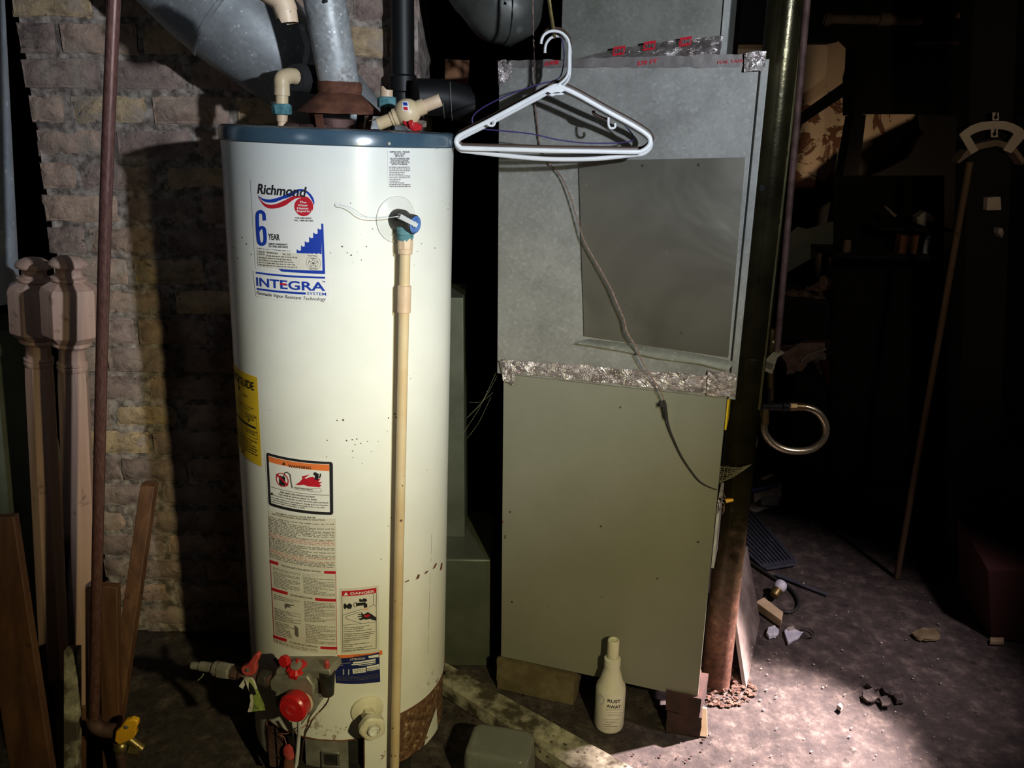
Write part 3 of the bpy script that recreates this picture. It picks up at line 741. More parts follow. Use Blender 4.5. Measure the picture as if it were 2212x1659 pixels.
# warning sticker with black frame
mb = MB()
dr(mb, [q6(407, 935), q6(1080, 1030), q6(1085, 1578), q6(440, 1490)], o1, 0, .006)
dr(mb, [q6(423, 958), q6(1058, 1050), q6(1062, 1558), q6(447, 1462)], .0009, 1, .006)
dr(mb, [q6(446, 990), q6(1024, 1072), q6(1030, 1530), q6(470, 1442)], .0012, 0, .001)
dq(mb, [q6(447, 994), q6(1024, 1076), q6(1024, 1136), q6(452, 1048)], .0016, 4)
dt(mb, 'WARNING', q6(636, 1098), q6(852, 1118), .0062, .0021, 1, .018)
dpoly(mb, [q6(595, 1050), q6(612, 1080), q6(578, 1075)], .0021, 1)
dring(mb, q6(580, 1220), .0165, .0165, .0022, .0024, 2)
dpoly(mb, [q6(548, 1190), q6(560, 1178), q6(575, 1190), q6(590, 1182), q6(606, 1195), q6(608, 1280), q6(550, 1272)], .0018, 1)
dstrip(mb, [q6(520, 1170), q6(628, 1280)], [q6(534, 1160), q6(640, 1268)], .0024, 2)
dstrip(mb, [q6(590, 1180), q6(600, 1148), q6(628, 1142), q6(660, 1170), q6(668, 1240), q6(680, 1300)], [q6(602, 1184), q6(610, 1158), q6(628, 1153), q6(648, 1178), q6(656, 1240), q6(668, 1300)], .0019, 5)
fl = [(700, 1268), (740, 1245), (770, 1212), (766, 1180), (800, 1210), (840, 1195), (870, 1190), (900, 1215), (945, 1205), (920, 1240), (958, 1240), (930, 1262), (950, 1272), (932, 1292), (860, 1285)]
dpoly(mb, [q6(*p) for p in fl], .0018, 2)
dstrip(mb, [q6(775, 1185), q6(800, 1180), q6(835, 1168)], [q6(772, 1210), q6(805, 1195), q6(835, 1172)], .0018, 2)
ddisc(mb, q6(912, 1172), .0034, .0022, 1, 14)
dpoly(mb, [q6(872, 1160), q6(890, 1145), q6(925, 1185), q6(918, 1225), q6(885, 1215), q6(890, 1185)], .0021, 1)
dstrip(mb, [q6(872, 1168), q6(882, 1148), q6(908, 1150)], [q6(884, 1172), q6(888, 1158), q6(908, 1158)], .0022, 1)
dstrip(mb, [q6(920, 1200), q6(936, 1180), q6(934, 1160)], [q6(938, 1202), q6(948, 1180), q6(946, 1160)], .0022, 1)
cloud = [(690, 1288), (760, 1296), (850, 1305), (900, 1300), (940, 1300), (955, 1320), (935, 1335), (880, 1332), (820, 1325), (720, 1312), (690, 1304)]
for p, q in zip(cloud, cloud[1:]+cloud[:1]): dstrip(mb, [q6(*p), q6(*q)], [q6(p[0]+1, p[1]+4), q6(q[0]+1, q[1]+4)], .0018, 5)
dt(mb, 'Flammable Vapors', q6(702, 1302), q6(872, 1320), .0030, .0022, 1, .01)
dq(mb, [q6(455, 1280), q6(1024, 1366), q6(1024, 1370), q6(455, 1284)], .0018, 1)
dpoly(mb, [q6(481, 1335), q6(497, 1367), q6(466, 1364)], .0019, 1)
dt(mb, 'FIRE AND EXPLOSION HAZARD', q6(562, 1344), q6(888, 1392), .0040, .0019, 1, .012)
dt(mb, 'Can result in serious injury or death.', q6(546, 1362), q6(912, 1418), .0042, .0019, 1, .012)
for s_, a_, b_ in (('Do not store or use gasoline or other flammable vapors and liquids', (500, 1372), (1018, 1446)),
                   ('in the vicinity of this or any other appliance. Storage of or use of gasoline', (470, 1388), (1018, 1470)),
                   ('or other flammable vapors or liquids in the vicinity of this or any other', (470, 1408), (986, 1492)),
                   ('appliance can result in serious injury or death.', (470, 1428), (796, 1496))):
    dt(mb, s_, q6(*a_), q6(*b_), .0036, .0019, 1, .004)
obj('warning_sticker', mb, INK, heater, smooth=False)['label'] = 'black framed warning sticker with orange band'

# long instruction sticker
mb = MB()
dr(mb, [q7(288, 95), q7(990, 190), q7(1003, 1608), q7(350, 1475)], .0007, 6, .003)
dt(mb, 'AUTOMATIC STORAGE WATER HEATER', q7(370, 140), q7(780, 190), .0036, o2, 1, .01)
dt(mb, 'NOT FOR POTABLE AND SPACE HEATING', q7(330, 150), q7(880, 214), .0036, o2, 1, .01)
rows(mb, [q7(296, 160), q7(972, 240), q7(985, 705), q7(305, 585)], 28, o2, 5, 21, .6, red=((11, 12, 13, 22, 23, 24), 8))
dt(mb, 'FOR YOUR SAFETY READ BEFORE LIGHTING', q7(428, 684), q7(830, 750), .0040, o2, 1, .014)
for p in (((308, 618), (396, 646), (396, 678), (308, 650)), ((868, 734), (987, 736), (987, 766), (868, 762)),
          ((325, 903), (492, 952), (492, 984), (325, 935)), ((775, 1014), (992, 1024), (992, 1054), (775, 1042)),
          ((345, 1397), (482, 1440), (482, 1472), (345, 1428)), ((830, 1517), (1000, 1524), (1000, 1552), (830, 1545))):
    dq(mb, [q7(*q) for q in p], .0013, 2, 6)
dt(mb, 'LIGHTING INSTRUCTIONS', q7(520, 990), q7(748, 1030), .0042, o2, 1, .014)
dt(mb, 'TO TURN OFF GAS TO APPLIANCE', q7(508, 1478), q7(802, 1532), .0042, o2, 1, .014)
rows(mb, [q7(340, 690), q7(880, 775), q7(800, 795), q7(340, 720)], 3, o2, 5, 30, .5)
rows(mb, [q7(340, 730), q7(618, 800), q7(618, 965), q7(352, 895)], 11, o2, 5, 31, .5)
rows(mb, [q7(650, 790), q7(975, 820), q7(980, 1000), q7(658, 965)], 12, o2, 5, 32, .55)
rows(mb, [q7(350, 968), q7(620, 1045), q7(620, 1068), q7(350, 1030)], 3, o2, 5, 33, .5)
rows(mb, [q7(660, 1040), q7(978, 1068), q7(985, 1260), q7(668, 1262)], 14, o2, 5, 34, .58)
rows(mb, [q7(355, 1110), q7(628, 1180), q7(632, 1290), q7(360, 1240)], 8, o2, 5, 35, .55)
rows(mb, [q7(360, 1250), q7(500, 1290), q7(540, 1440), q7(372, 1395)], 9, o2, 5, 36, .5)
rows(mb, [q7(675, 1280), q7(985, 1310), q7(990, 1500), q7(680, 1480)], 12, o2, 5, 37, .55)
rows(mb, [q7(370, 1440), q7(800, 1545), q7(800, 1575), q7(370, 1475)], 2, o2, 5, 38, .5)
dstrip(mb, [q7(440, 1060), q7(480, 1075), q7(560, 1090)], [q7(460, 1070), q7(485, 1095), q7(550, 1100)], o2, 5)
dstrip(mb, [q7(455, 1085), q7(490, 1075), q7(520, 1110)], [q7(465, 1130), q7(490, 1110), q7(520, 1120)], o2, 5)
dstrip(mb, [q7(560, 1300), q7(580, 1310), q7(600, 1330)], [q7(565, 1400), q7(585, 1420), q7(605, 1420)], o2, 5)
dstrip(mb, [q7(515, 1320), q7(560, 1335), q7(600, 1350)], [q7(515, 1326), q7(560, 1342), q7(600, 1356)], o2, 5)
for a_, b_ in (((310, 625), (352, 1470)), ((984, 740), (1000, 1600))):
    dstrip(mb, [q7(*a_), q7(*b_)], [q7(a_[0]+4, a_[1]), q7(b_[0]+4, b_[1])], o2, 2)
obj('instruction_sticker', mb, INK, heater, smooth=False)['label'] = 'long cream sticker full of fine print with red bars'

# danger sticker
mb = MB()
dr(mb, [q7(1028, 918), q7(1432, 878), q7(1440, 1575), q7(1042, 1600)], .0008, 6, .003)
def line7(a_, b_, t=4, mi=1):
    (x0, y0), (x1, y1) = a_, b_; L = math.hypot(x1-x0, y1-y0); nx, ny = -(y1-y0)/L*t/2, (x1-x0)/L*t/2
    n = max(1, int(L/70)); A = [q7(x0+(x1-x0)*k/n+nx, y0+(y1-y0)*k/n+ny) for k in range(n+1)]; B = [q7(x0+(x1-x0)*k/n-nx, y0+(y1-y0)*k/n-ny) for k in range(n+1)]
    dstrip(mb, A, B, .0014, mi)
dq(mb, [q7(1050, 943), q7(1408, 908), q7(1408, 962), q7(1052, 998)], .0014, 2)
dt(mb, 'DANGER', q7(1140, 980), q7(1388, 956), .0062, .0019, 0, .018)
dpoly(mb, [q7(1093, 952), q7(1116, 984), q7(1070, 988)], .0019, 0)
for a_, b_ in (((1052, 998), (1062, 1575)), ((1408, 962), (1406, 1538)), ((1062, 1575), (1406, 1538)), ((1058, 1300), (1406, 1265)), ((1378, 966), (1380, 1085)),
               ((1380, 1085), (1404, 1102)), ((1380, 1085), (1330, 1110)), ((1060, 1194), (1256, 1132)), ((1090, 1208), (1240, 1160)), ((1090, 1208), (1100, 1232)), ((1100, 1232), (1250, 1278))):
    line7(a_, b_)
def blob(P_, mi, off=.0018):
    dpoly(mb, [q7(*p) for p in P_], off, mi)
blob([(1070, 1080), (1085, 1068), (1098, 1085), (1115, 1082), (1125, 1068), (1150, 1078), (1158, 1100), (1145, 1125), (1120, 1128), (1100, 1115), (1085, 1132), (1070, 1118)], 1)
blob([(1195, 1065), (1290, 1058), (1312, 1078), (1314, 1112), (1280, 1118), (1276, 1090), (1200, 1100)], 1)
dring(mb, q7(1190, 1083), .0040, .0064, .0012, .0019, 1, 20)
blob([(1228, 1030), (1242, 1020), (1255, 1032), (1275, 1018), (1302, 1020), (1312, 1040), (1298, 1056), (1260, 1054), (1235, 1058)], 1)
dt(mb, 'HOT', q7(1264, 1144), q7(1328, 1138), .0050, .0019, 4, .0)
blob([(1250, 1168), (1280, 1185), (1320, 1160), (1350, 1178), (1404, 1215), (1404, 1252), (1340, 1232), (1300, 1240), (1262, 1228), (1258, 1200)], 1)
for a_, b_ in (((1262, 1178), (1250, 1165)), ((1265, 1195), (1218, 1182)), ((1265, 1208), (1215, 1208)), ((1270, 1220), (1225, 1235)), ((1285, 1226), (1240, 1243))): line7(a_, b_, 11)
blob([(1280, 1192), (1330, 1182), (1345, 1198), (1310, 1215), (1280, 1210)], 2, .0021)
for k, s_ in enumerate(('Water temperature over 125\u00b0F', 'can cause severe burns', 'instantly or death from scalds.', 'Children, disabled and elderly are',
                        'at highest risk of being scalded.', 'See instruction manual before', 'setting temperature at water', 'heater.', 'Feel water before bathing or', 'showering.',
                        'Temperature limiting valves are', 'available, see manual.')):
    y = 1322+(0, 20, 40, 66, 86, 110, 130, 150, 176, 196, 216, 236)[k]; L = len(s_)/34
    dt(mb, s_, q7(1072, y+6), q7(1072+318*L, y+6-30*L), .0030, .0019, 1, .008)
obj('danger_sticker', mb, INK, heater, smooth=False)['label'] = 'cream sticker with red heading and a hand under a tap'

# attention sticker over an orange one
mb = MB()
dq(mb, [q8(1253, 208), q8(1622, 168), q8(1625, 205), q8(1255, 240)], .0006, 4)
dt(mb, 'WARNING', q8(1385, 226), q8(1505, 212), .0040, .0009, 1, .01)
dq(mb, [q8(1232, 236), q8(1598, 185), q8(1606, 428), q8(1242, 438)], .0012, 7)
dt(mb, 'ATTENTION', q8(1356, 252), q8(1480, 240), .0052, .0018, 6, .012)
for p in (((1508, 214), (1592, 200), (1594, 222), (1510, 232)), ((1382, 264), (1566, 236), (1568, 250), (1384, 276)), ((1370, 282), (1566, 256), (1568, 266), (1372, 290)),
          ((1378, 322), (1486, 308), (1490, 346), (1382, 360)), ((1494, 300), (1596, 280), (1600, 322), (1496, 340)), ((1428, 292), (1566, 274), (1566, 278), (1428, 296))):
    dq(mb, [q8(*q) for q in p], .0018, 0, 4)
for x_ in (1300, 1342):
    for y_ in (326, 342, 358): dq(mb, [q8(x_, y_), q8(x_+10, y_-1), q8(x_+10, y_+8), q8(x_, y_+9)], .0018, 0, 1)
rows(mb, [q8(1240, 275), q8(1360, 262), q8(1362, 290), q8(1242, 300)], 2, .0018, 6, 50, .3)
rows(mb, [q8(1390, 325), q8(1590, 292), q8(1592, 320), q8(1392, 352)], 2, .0022, 1, 51, .5)
rows(mb, [q8(1250, 380), q8(1598, 340), q8(1600, 390), q8(1256, 420)], 4, .0018, 5, 52, .35)
obj('attention_sticker', mb, INK, heater, smooth=False)['label'] = 'navy blue sticker with white write-in boxes'

# relief valve notice at the top right
mb = MB()
dr(mb, [(837, 322), (887, 323), (888.5, 407), (838, 405)], .0007, 0, .002)
g1 = lambda x, y: (400+x/3.16, y/3.16)
for s_, a_, b_, yy in (('TEMPERATURE - PRESSURE', 1392, 1530, 1042), ('RELIEF VALVE', 1424, 1498, 1056), ('IMPORTANT', 1432, 1492, 1070), ('FOLLOW THE MANUFACTURER', 1396, 1530, 1088), ('PROCEDURES FOR RELIEF', 1404, 1522, 1101), ('VALVES AS DESCRIBED IN THE', 1394, 1530, 1114), ('INSTRUCTION MANUAL', 1408, 1518, 1127)):
    dt(mb, s_, g1(a_, yy), g1(b_, yy), .0034, .0012, 1, .012)
rows(mb, [g1(1392, 1134), g1(1534, 1134), g1(1536, 1278), g1(1394, 1276)], 12, .0012, 5, 60, .55)
obj('valve_notice_sticker', mb, INK, heater, smooth=False)['label'] = 'small white printed notice high above the relief valve'

# rust scuffs, dent marks and the vertical seam on the right side of the jacket
mb = MB()
for P_ in ([(1815, 830), (1840, 772), (1862, 775), (1850, 812)], [(1905, 775), (1920, 742), (1955, 730), (1930, 760)], [(1990, 720), (2020, 660), (2040, 655), (2018, 705)], [(2068, 735), (2080, 655), (2096, 650), (2090, 720)], [(1690, 862), (1712, 845), (1745, 828), (1750, 840)]):
    dpoly(mb, [q7(*p) for p in P_], .0004, 0)
obj('scuff_marks', mb, 'woodpale' if False else 'rust', heater, smooth=False)
for a_, b_, c_ in ((1982, 360, 560), (1975, 600, 640), (1968, 760, 860), (1962, 930, 1160), (1955, 1180, 1330), (1948, 1400, 1600)):
    mb = MB(); A0, B0 = hcyl(*q7(a_, b_)), hcyl(*q7(a_-(c_-b_)*.03, c_)); mb.face([mb.v(HP(A0[0], A0[1], HR+.0004)), mb.v(HP(B0[0], B0[1], HR+.0004)), mb.v(HP(B0[0]+.0035, B0[1], HR+.0004)), mb.v(HP(A0[0]+.0035, A0[1], HR+.0004))]); obj('seam_mark', mb, 'inkgrey', heater, smooth=False)
# ---- relief valve with clear escutcheon
a_e, z_e = hcyl(857, 474)
er = Vector((math.sin(a_e), -math.cos(a_e), 0)); et_ = Vector((math.cos(a_e), math.sin(a_e), 0)); Zv = Vector((0, 0, 1))
mb = MB(); ce = HP(a_e, z_e)
mb.grid(lambda u, v: HP(a_e+math.cos(2*PI*u)*(.044*(.42+.58*v))/HR, z_e+math.sin(2*PI*u)*.046*(.42+.58*v), HR+.0012+(1-v)*.004), 48, 3)
mb.tube([HP(a_e+math.cos(2*PI*k/48)*.044/HR, z_e+math.sin(2*PI*k/48)*.046, HR+.0016) for k in range(48)], .0012, 6, closed=True)
esc = obj('escutcheon', mb, 'clearplastic', heater)
rv0 = ce+er*.002
pv = hpt(868, 485, HR+.03); 
mb = MB(); mb.rev([(.020, 0), (.022, .004), (.022, .022), (.019, .028)], ce, er, 24)
body = obj('relief_valve', mb, 'dark', heater, bev=0)
vax = (er*.9+et_*.35+Zv*-.10).normalized(); c1 = ce+er*.022+Zv*-.002
mb = MB(); mb.rev([(.019, -.006), (.0195, .03), (.018, .032)], c1, vax, 28); obj('valve_bonnet', mb, 'dark', body)
mb = MB(); mb.rev([(.017, .032), (.0175, .034), (.014, .0365), (.001, .0365)], c1, vax, 28); obj('valve_disc', mb, 'bluedisc', body)['label'] = 'blue round disc on the valve front'
mb = MB(); lv0 = hpt(861, 466, HR+.048); lv1 = hpt(899, 487, HR+.065)
dl = (lv1-lv0).normalized(); nl = dl.cross(vax).normalized()
for s_ in (-1, 1): mb.hexa([lv0+nl*(s_*.0042-.0008)-vax*.004, lv1+nl*(s_*.0036-.0008)-vax*.004, lv1+nl*(s_*.0036+.0008)-vax*.004, lv0+nl*(s_*.0042+.0008)-vax*.004,
                            lv0+nl*(s_*.0042-.0008)+vax*.004, lv1+nl*(s_*.0036-.0008)+vax*.003, lv1+nl*(s_*.0036+.0008)+vax*.003, lv0+nl*(s_*.0042+.0008)+vax*.004])
mb.hexa([lv0-nl*.0045+vax*.003, lv1-nl*.0038+vax*.002, lv1+nl*.0038+vax*.002, lv0+nl*.0045+vax*.003, lv0-nl*.0045+vax*.0042, lv1-nl*.0038+vax*.0032, lv1+nl*.0038+vax*.0032, lv0+nl*.0045+vax*.0042])
mb.cyl(lv1-nl*.006-dl*.004, lv1+nl*.006-dl*.004, .0022, n=8)
obj('valve_lever', mb, 'steel', body)['label'] = 'bright steel lever'
mb = MB(); vb = hpt(876, 500, HR+.030); mb.rev([(.015, -.014), (.017, -.008), (.016, -.001), (.0185, .0), (.019, .012), (.016, .016)], vb+Zv*-.004, (0, 0, 1), 20); mb.jitter(.003, 90)
obj('valve_outlet', mb, 'teal', body)['label'] = 'green corroded outlet'
# thin wire sprung from the lever
mb = MB(); wr = [(734, 437), (737, 443), (752, 446), (768, 454), (780, 463), (795, 469), (815, 471), (840, 470), (862, 467)]
mb.tube([hpt(x, y, HR+r_) for (x, y), r_ in zip(wr, (.022, .024, .026, .028, .030, .034, .038, .042, .048))], .0007, 6, sub=4)
obj('lever_wire', mb, 'hang2', body)

# ---- draft hood and nipples on the cap
hc = hY(733, 262, .02); hc = Vector((hc.x, .02, ZC))
def hx(px, y=0.02, py=200): return hY(px, py, y).x
FLUEX = hx(734, .02, 185)
hc = Vector((FLUEX, .02, ZC))
mb = MB(); mb.rev([(.094, .030), (.0925, .034), (.050, .070), (.0455, .073), (.0465, .096), (.0485, .096), (.0465, .072)], hc, (0, 0, 1), 40, cap=False); mb.jitter(.002, 40)
obj('draft_hood', mb, 'rust', heater)['label'] = 'rusty conical hood'
for k in range(4):
    mb = MB(); a = PI/4+k*PI/2+.35; p = hc+Vector((math.cos(a)*.070, math.sin(a)*.070, -.002)); t = Vector((-math.sin(a), math.cos(a), 0))
    q = hc+Vector((math.cos(a)*.080, math.sin(a)*.080, .042))
    mb.hexa([p-t*.010, p+t*.010, p+t*.010+Vector((math.cos(a), math.sin(a), 0))*.002, p-t*.010+Vector((math.cos(a), math.sin(a), 0))*.002, q-t*.010, q+t*.010, q+t*.010+Vector((math.cos(a), math.sin(a), 0))*.002, q-t*.010+Vector((math.cos(a), math.sin(a), 0))*.002])
    obj('hood_foot', mb, 'rust', heater)
mb = MB(); mb.rev([(.040, .0), (.042, .003), (.042, .020), (.034, .022)], hc+Vector((-.012, 0, -.001)), (0, 0, 1), 24); mb.jitter(.002, 60); obj('flue_collar', mb, 'rustdark', heater)
for x0_, y0_, r_ in ((633, 238, .03), (700, 255, .010), (665, 262, .012)):
    mb = MB(); p = hY(x0_, 262, -.02); mb.rev([(.022, 0), (.018, .006), (.012, .008)], (p.x, -.02, ZC-.001), (0, 0, 1), 16); mb.jitter(.002, 80); obj('pipe_nipple', mb, 'rustdark', heater)

# ---- inner burner chamber and door
mb = MB(); mb.grid(lambda u, v: HP(R_(-75+150*u), ZB+.01+.19*v, .212), 40, 4); obj('burner_chamber', mb, 'dark', heater)
mb = MB(); a0, a1 = R_(-17), R_(9)
mb.grid(lambda u, v: HP(a0+(a1-a0)*u, ZB+.015+(.198-ZB-.015)*v, .236), 16, 3); mb.grid(lambda u, v: HP(a0+(a1-a0)*u, ZB+.015+(.198-ZB-.015)*v, .233), 16, 3)
door = obj('burner_door', mb, 'grey', heater)
mb = MB(); aw, zw = hcyl(*q8(1200, 1062), R=.236); s_ = .020
for dx, dz, w_, h_ in ((-1, 0, .006, .044), (1, 0, .006, .044), (0, 1, .044, .006), (0, -1, .044, .006)):
    mb.box(HP(aw+dx*s_/HR, zw+dz*s_, .240), (w_, .006, h_), Matrix.Rotation(aw, 3, 'Z'))
obj('sight_window_frame', mb, 'steel', door, bev=.001)
mb = MB(); mb.box(HP(aw, zw, .238), (.034, .002, .034), Matrix.Rotation(aw, 3, 'Z')); obj('sight_glass', mb, 'dark', door)
# torn rusty lips of the opening
mb = MB(); mb.tube([HP(R_(-44.5), ZB+.1*k/6, HR) for k in range(7)]+[HP(R_(-43), .200, HR)]+[HP(R_(-44+62*k/24), .205, HR) for k in range(1, 25)]+[HP(R_(17.8), .2-.10*k/5, HR) for k in range(1, 6)], .0018, 6)
mb.jitter(.001, 60); obj('opening_lip', mb, 'rust', heater)

# ---- gas control valve
a_g, z_g = hcyl(*q8(880, 480), R=.31); a_g = hcyl(*q8(880, 480), R=.30)[0]
G = frame(HP(a_g, 0, HR), (0, 0, 1), (math.cos(a_g), math.sin(a_g), 0))   # x tangent, y inward, z up
GI = G.inverted()
def gp(X, Y, d):                          # zoom-8 pixel on the plane d in front of the jacket
    px, py = q8(X, Y); o = GI @ (HI @ CAM); v = (GI @ HI).to_3x3() @ ray(px, py); return o+v*((-d-o.y)/v.y)
def gT(mb): mb.bm.transform(G); return mb
mb = MB()
P0 = [gp(*p, .075) for p in ((740, 380), (1000, 385), (1060, 470), (1060, 640), (1040, 705), (990, 710), (940, 660), (780, 640), (742, 640), (738, 520), (700, 500), (690, 430))]
for p in P0: p.y = -.075
mb.prism(P0, (0, .062, 0)); gas = obj('gas_control_valve', gT(mb), 'grey', heater, bev=.004)
mb = MB(); P1 = [gp(*p, .06) for p in ((760, 320), (1200, 320), (1215, 380), (1000, 400), (740, 400))]
for p in P1: p.y = -.066
mb.prism(P1, (0, .055, 0)); obj('valve_top_plate', gT(mb), 'grey', gas, bev=.003)
mb = MB(); p = gp(1170, 360, .055); mb.cyl((p.x, p.y, p.z-.055), (p.x, p.y, p.z+.006), .014, .018, 20); p2 = gp(1060, 470, .05)
mb.b2((p2.x-.008, -.055, p2.z-.012), (p.x, -.03, p2.z+.012)); obj('pilot_fitting', gT(mb), 'dark', gas, bev=.001)
mb = MB(); mb.cyl((p.x, p.y, p.z+.005), (p.x, p.y, p.z+.030), .0058, .0058, 16); mb.rev([(.0058, .030), (.004, .033), (.001, .0335)], p, (0, 0, 1), 16)
obj('pilot_button', gT(mb), 'redfaded', gas)['label'] = 'faded red push button'
p = gp(925, 325, .055)
mb = MB(); n = 30
pr = [(.023, -.012), (.0245, -.002), (.023, .006), (.014, .012)]
mb.rev(pr, p, (0, -.35, 1), 30)
for v in mb.bm.verts:
    d_ = (v.co-p); an = math.atan2(d_.y, d_.x)
    if d_.length > .018: v.co = p+d_*(1+.05*math.cos(an*10))
mb.cyl(p+Vector((0, 0, .010)), p+Vector((0, 0, .026)), .0028, n=8)
obj('gas_cock_knob', gT(mb), 'red', gas)['label'] = 'red scalloped dial on top'
mb = MB(); mb.rev([(.0125, .0115), (.013, .016), (.006, .0175)], p, (0, -.35, 1), 20); obj('dial_hub', gT(mb), 'grey', gas)
p = gp(822, 258, .06); mb = MB(); mb.rev([(.013, -.005), (.0135, .004), (.012, .007), (.004, .0075)], p, (-.25, -1, .25), 24)
mb.cyl(p+Vector((-.006, .01, -.02)), p, .007, .008, 12); obj('reset_button', gT(mb), 'red', gas)
mb = MB(); a_, b_ = gp(735, 235, .02), gp(775, 290, .02); mb.cyl(a_, b_, .004, .004, 8); obj('valve_stem', gT(mb), 'dark', gas)
# temperature dial
p = gp(880, 655, .105)
mb = MB(); mb.rev([(.030, -.030), (.0335, -.024), (.034, -.002), (.030, .003), (.012, .0045), (.001, .0045)], p, (-.05, -1, .02), 40); obj('temperature_dial', gT(mb), 'red', gas)['label'] = 'large round red dial'
mb = MB(); mb.rev([(.033, -.040), (.034, -.031), (.028, -.03)], p, (-.05, -1, .02), 32); mb.rev([(.004, -.05), (.004, -.03)], p, (-.05, -1, .02), 8); obj('dial_base', gT(mb), 'whiteish', gas)
for rr_ in (.012, .018):
    pass
mb = MB()
for k in range(9):
    an = PI*(.15+.09*k)+.2; c_ = p+Vector((math.cos(an)*.026, -.0045, math.sin(an)*.026)); mb.box(c_, (.0016, .001, .0016))
for q_ in (.009, .013): mb.tube([p+Vector((math.cos(2*PI*k/24)*q_, -.0046, math.sin(2*PI*k/24)*q_)) for k in range(24)], .0005, 4, closed=True)
obj('dial_markings', gT(mb), 'redfaded', gas)
def gtube(name, pts, r, m, par=gas):
    mb = MB(); mb.tube([gp(x, y, d) for x, y, d in pts], r, 8, sub=4); return obj(name, gT(mb), m, par)
gtube('thermocouple', [(1172, 440, .055), (1178, 500, .055), (1182, 570, .045), (1140, 640, .03), (1060, 725, .02), (1020, 800, .01), (990, 860, .004), (965, 980, -.02), (958, 1090, -.03)], .0018, 'rustdark')
gtube('pilot_tube', [(870, 765, .05), (885, 860, .03), (892, 940, 0), (898, 1000, -.02)], .0025, 'dark')
gtube('main_burner_tube', [(935, 700, .07), (938, 780, .05), (935, 880, .02), (928, 1000, .0), (915, 1120, -.01), (905, 1180, -.012)], .0048, 'white')
gtube('igniter_wire', [(780, 858, .01), (850, 856, .02), (920, 832, .02), (990, 790, .025), (1040, 742, .03), (1100, 680, .035)], .0011, 'inkpink')
gtube('igniter_lead', [(790, 870, .008), (815, 890, .0), (830, 930, -.01), (836, 975, -.02)], .0011, 'inkpink')
mb = MB(); p = gp(862, 1010, -.012); mb.sphere(p, .017, 12, (1, .6, 1.4)); mb.jitter(.006, 60); obj('igniter_boot', gT(mb), 'redfaded', gas)
mb = MB(); p = gp(860, 1115, -.012); mb.rev([(.010, -.03), (.016, -.01), (.014, .02), (.006, .03)], p, (0.1, 0, 1), 12); obj('burner_inlet', gT(mb), 'rust', gas)
for x_ in (700, 770):
    mb = MB(); a_, b_ = gp(x_, 800, -.025), gp(x_+20, 1130, -.025); mb.hexa([b_+Vector((-.008, 0, 0)), b_+Vector((.008, 0, 0)), b_+Vector((.008, .004, 0)), b_+Vector((-.008, .004, 0)), a_+Vector((-.008, 0, 0)), a_+Vector((.008, 0, 0)), a_+Vector((.008, .004, 0)), a_+Vector((-.008, .004, 0))])
    obj('burner_bracket', gT(mb), 'rustdark', gas)

# ---- drain valve
a_d, z_d = hcyl(*q8(1500, 660)); er2 = Vector((math.sin(a_d), -math.cos(a_d), 0)); cd_ = HP(a_d, z_d)
mb = MB(); mb.rev([(.039, 0), (.038, .004), (.024, .010), (.018, .012)], cd_, er2, 40); drain = obj('drain_valve', mb, 'whiteish', heater)
tip = (HI @ (HM @ hpt(*q8(1548, 830), R=HR+.075)))
ax2 = (tip-(cd_+er2*.008)).normalized(); L2 = (tip-cd_).length
mb = MB(); mb.rev([(.017, .0), (.017, .03)], cd_, ax2, 6); mb.rev([(.014, .03), (.014, L2-.012)], cd_, ax2, 24); obj('drain_valve_neck', mb, 'whiteish', drain)
mb = MB(); mb.rev([(.024, L2-.026), (.029, L2-.022), (.030, L2-.004), (.026, L2), (.017, L2+.001), (.015, L2-.006), (.001, L2-.006)], cd_, ax2, 30)
for v in mb.bm.verts:
    t = (v.co-cd_).dot(ax2); rad = v.co-cd_-ax2*t; 
    if rad.length > .023: an = math.atan2(rad.dot(Zv), rad.dot(ax2.cross(Zv))); v.co += rad*.05*math.cos(an*5)
obj('drain_valve_cap', mb, 'whiteish', drain)
mb = MB(); mb.rev([(.0125, L2-.007), (.0125, L2+.006), (.0105, L2+.008), (.009, L2+.002), (.001, L2+.002)], cd_, ax2, 24); obj('drain_outlet', mb, 'clearplastic', drain)

# ================================================================== PIPES AND THINGS ON AND AROUND THE HEATER
def W_(p): return HM @ Vector(p)
# discharge pipe down the front of the heater
pt = W_(hpt(876, 512, HR+.030)); axd = (W_((0, 0, 0))-W_((0, 0, 1))).normalized()
lowp = W_(hpt(853, 1640, HR+.030))
axd = (lowp-pt).normalized(); LD = (lowp-pt).length+.08
dp = thing('discharge_pipe', 'cream plastic drain pipe running down the front of the water heater', 'pipe', pt)
mb = MB(); mb.cyl(pt, pt+axd*.024, .0158, n=8); mb.rev([(.0145, .024), (.0145, .034)], pt, axd, 24); obj('threaded_adapter', mb, 'cpvc2', dp, world=True, bev=.001)
mb = MB(); mb.cyl(pt+axd*.034, pt+axd*LD, .0108, n=24); obj('pipe', mb, 'cpvc', dp, world=True)
mb = MB(); k0 = .098; mb.rev([(.0108, k0), (.0138, k0+.001), (.0142, k0+.004), (.0138, k0+.030), (.0138, k0+.052), (.0142, k0+.054), (.0138, k0+.056), (.0108, k0+.057)], pt, axd, 24); obj('coupling', mb, 'cpvc2', dp, world=True)
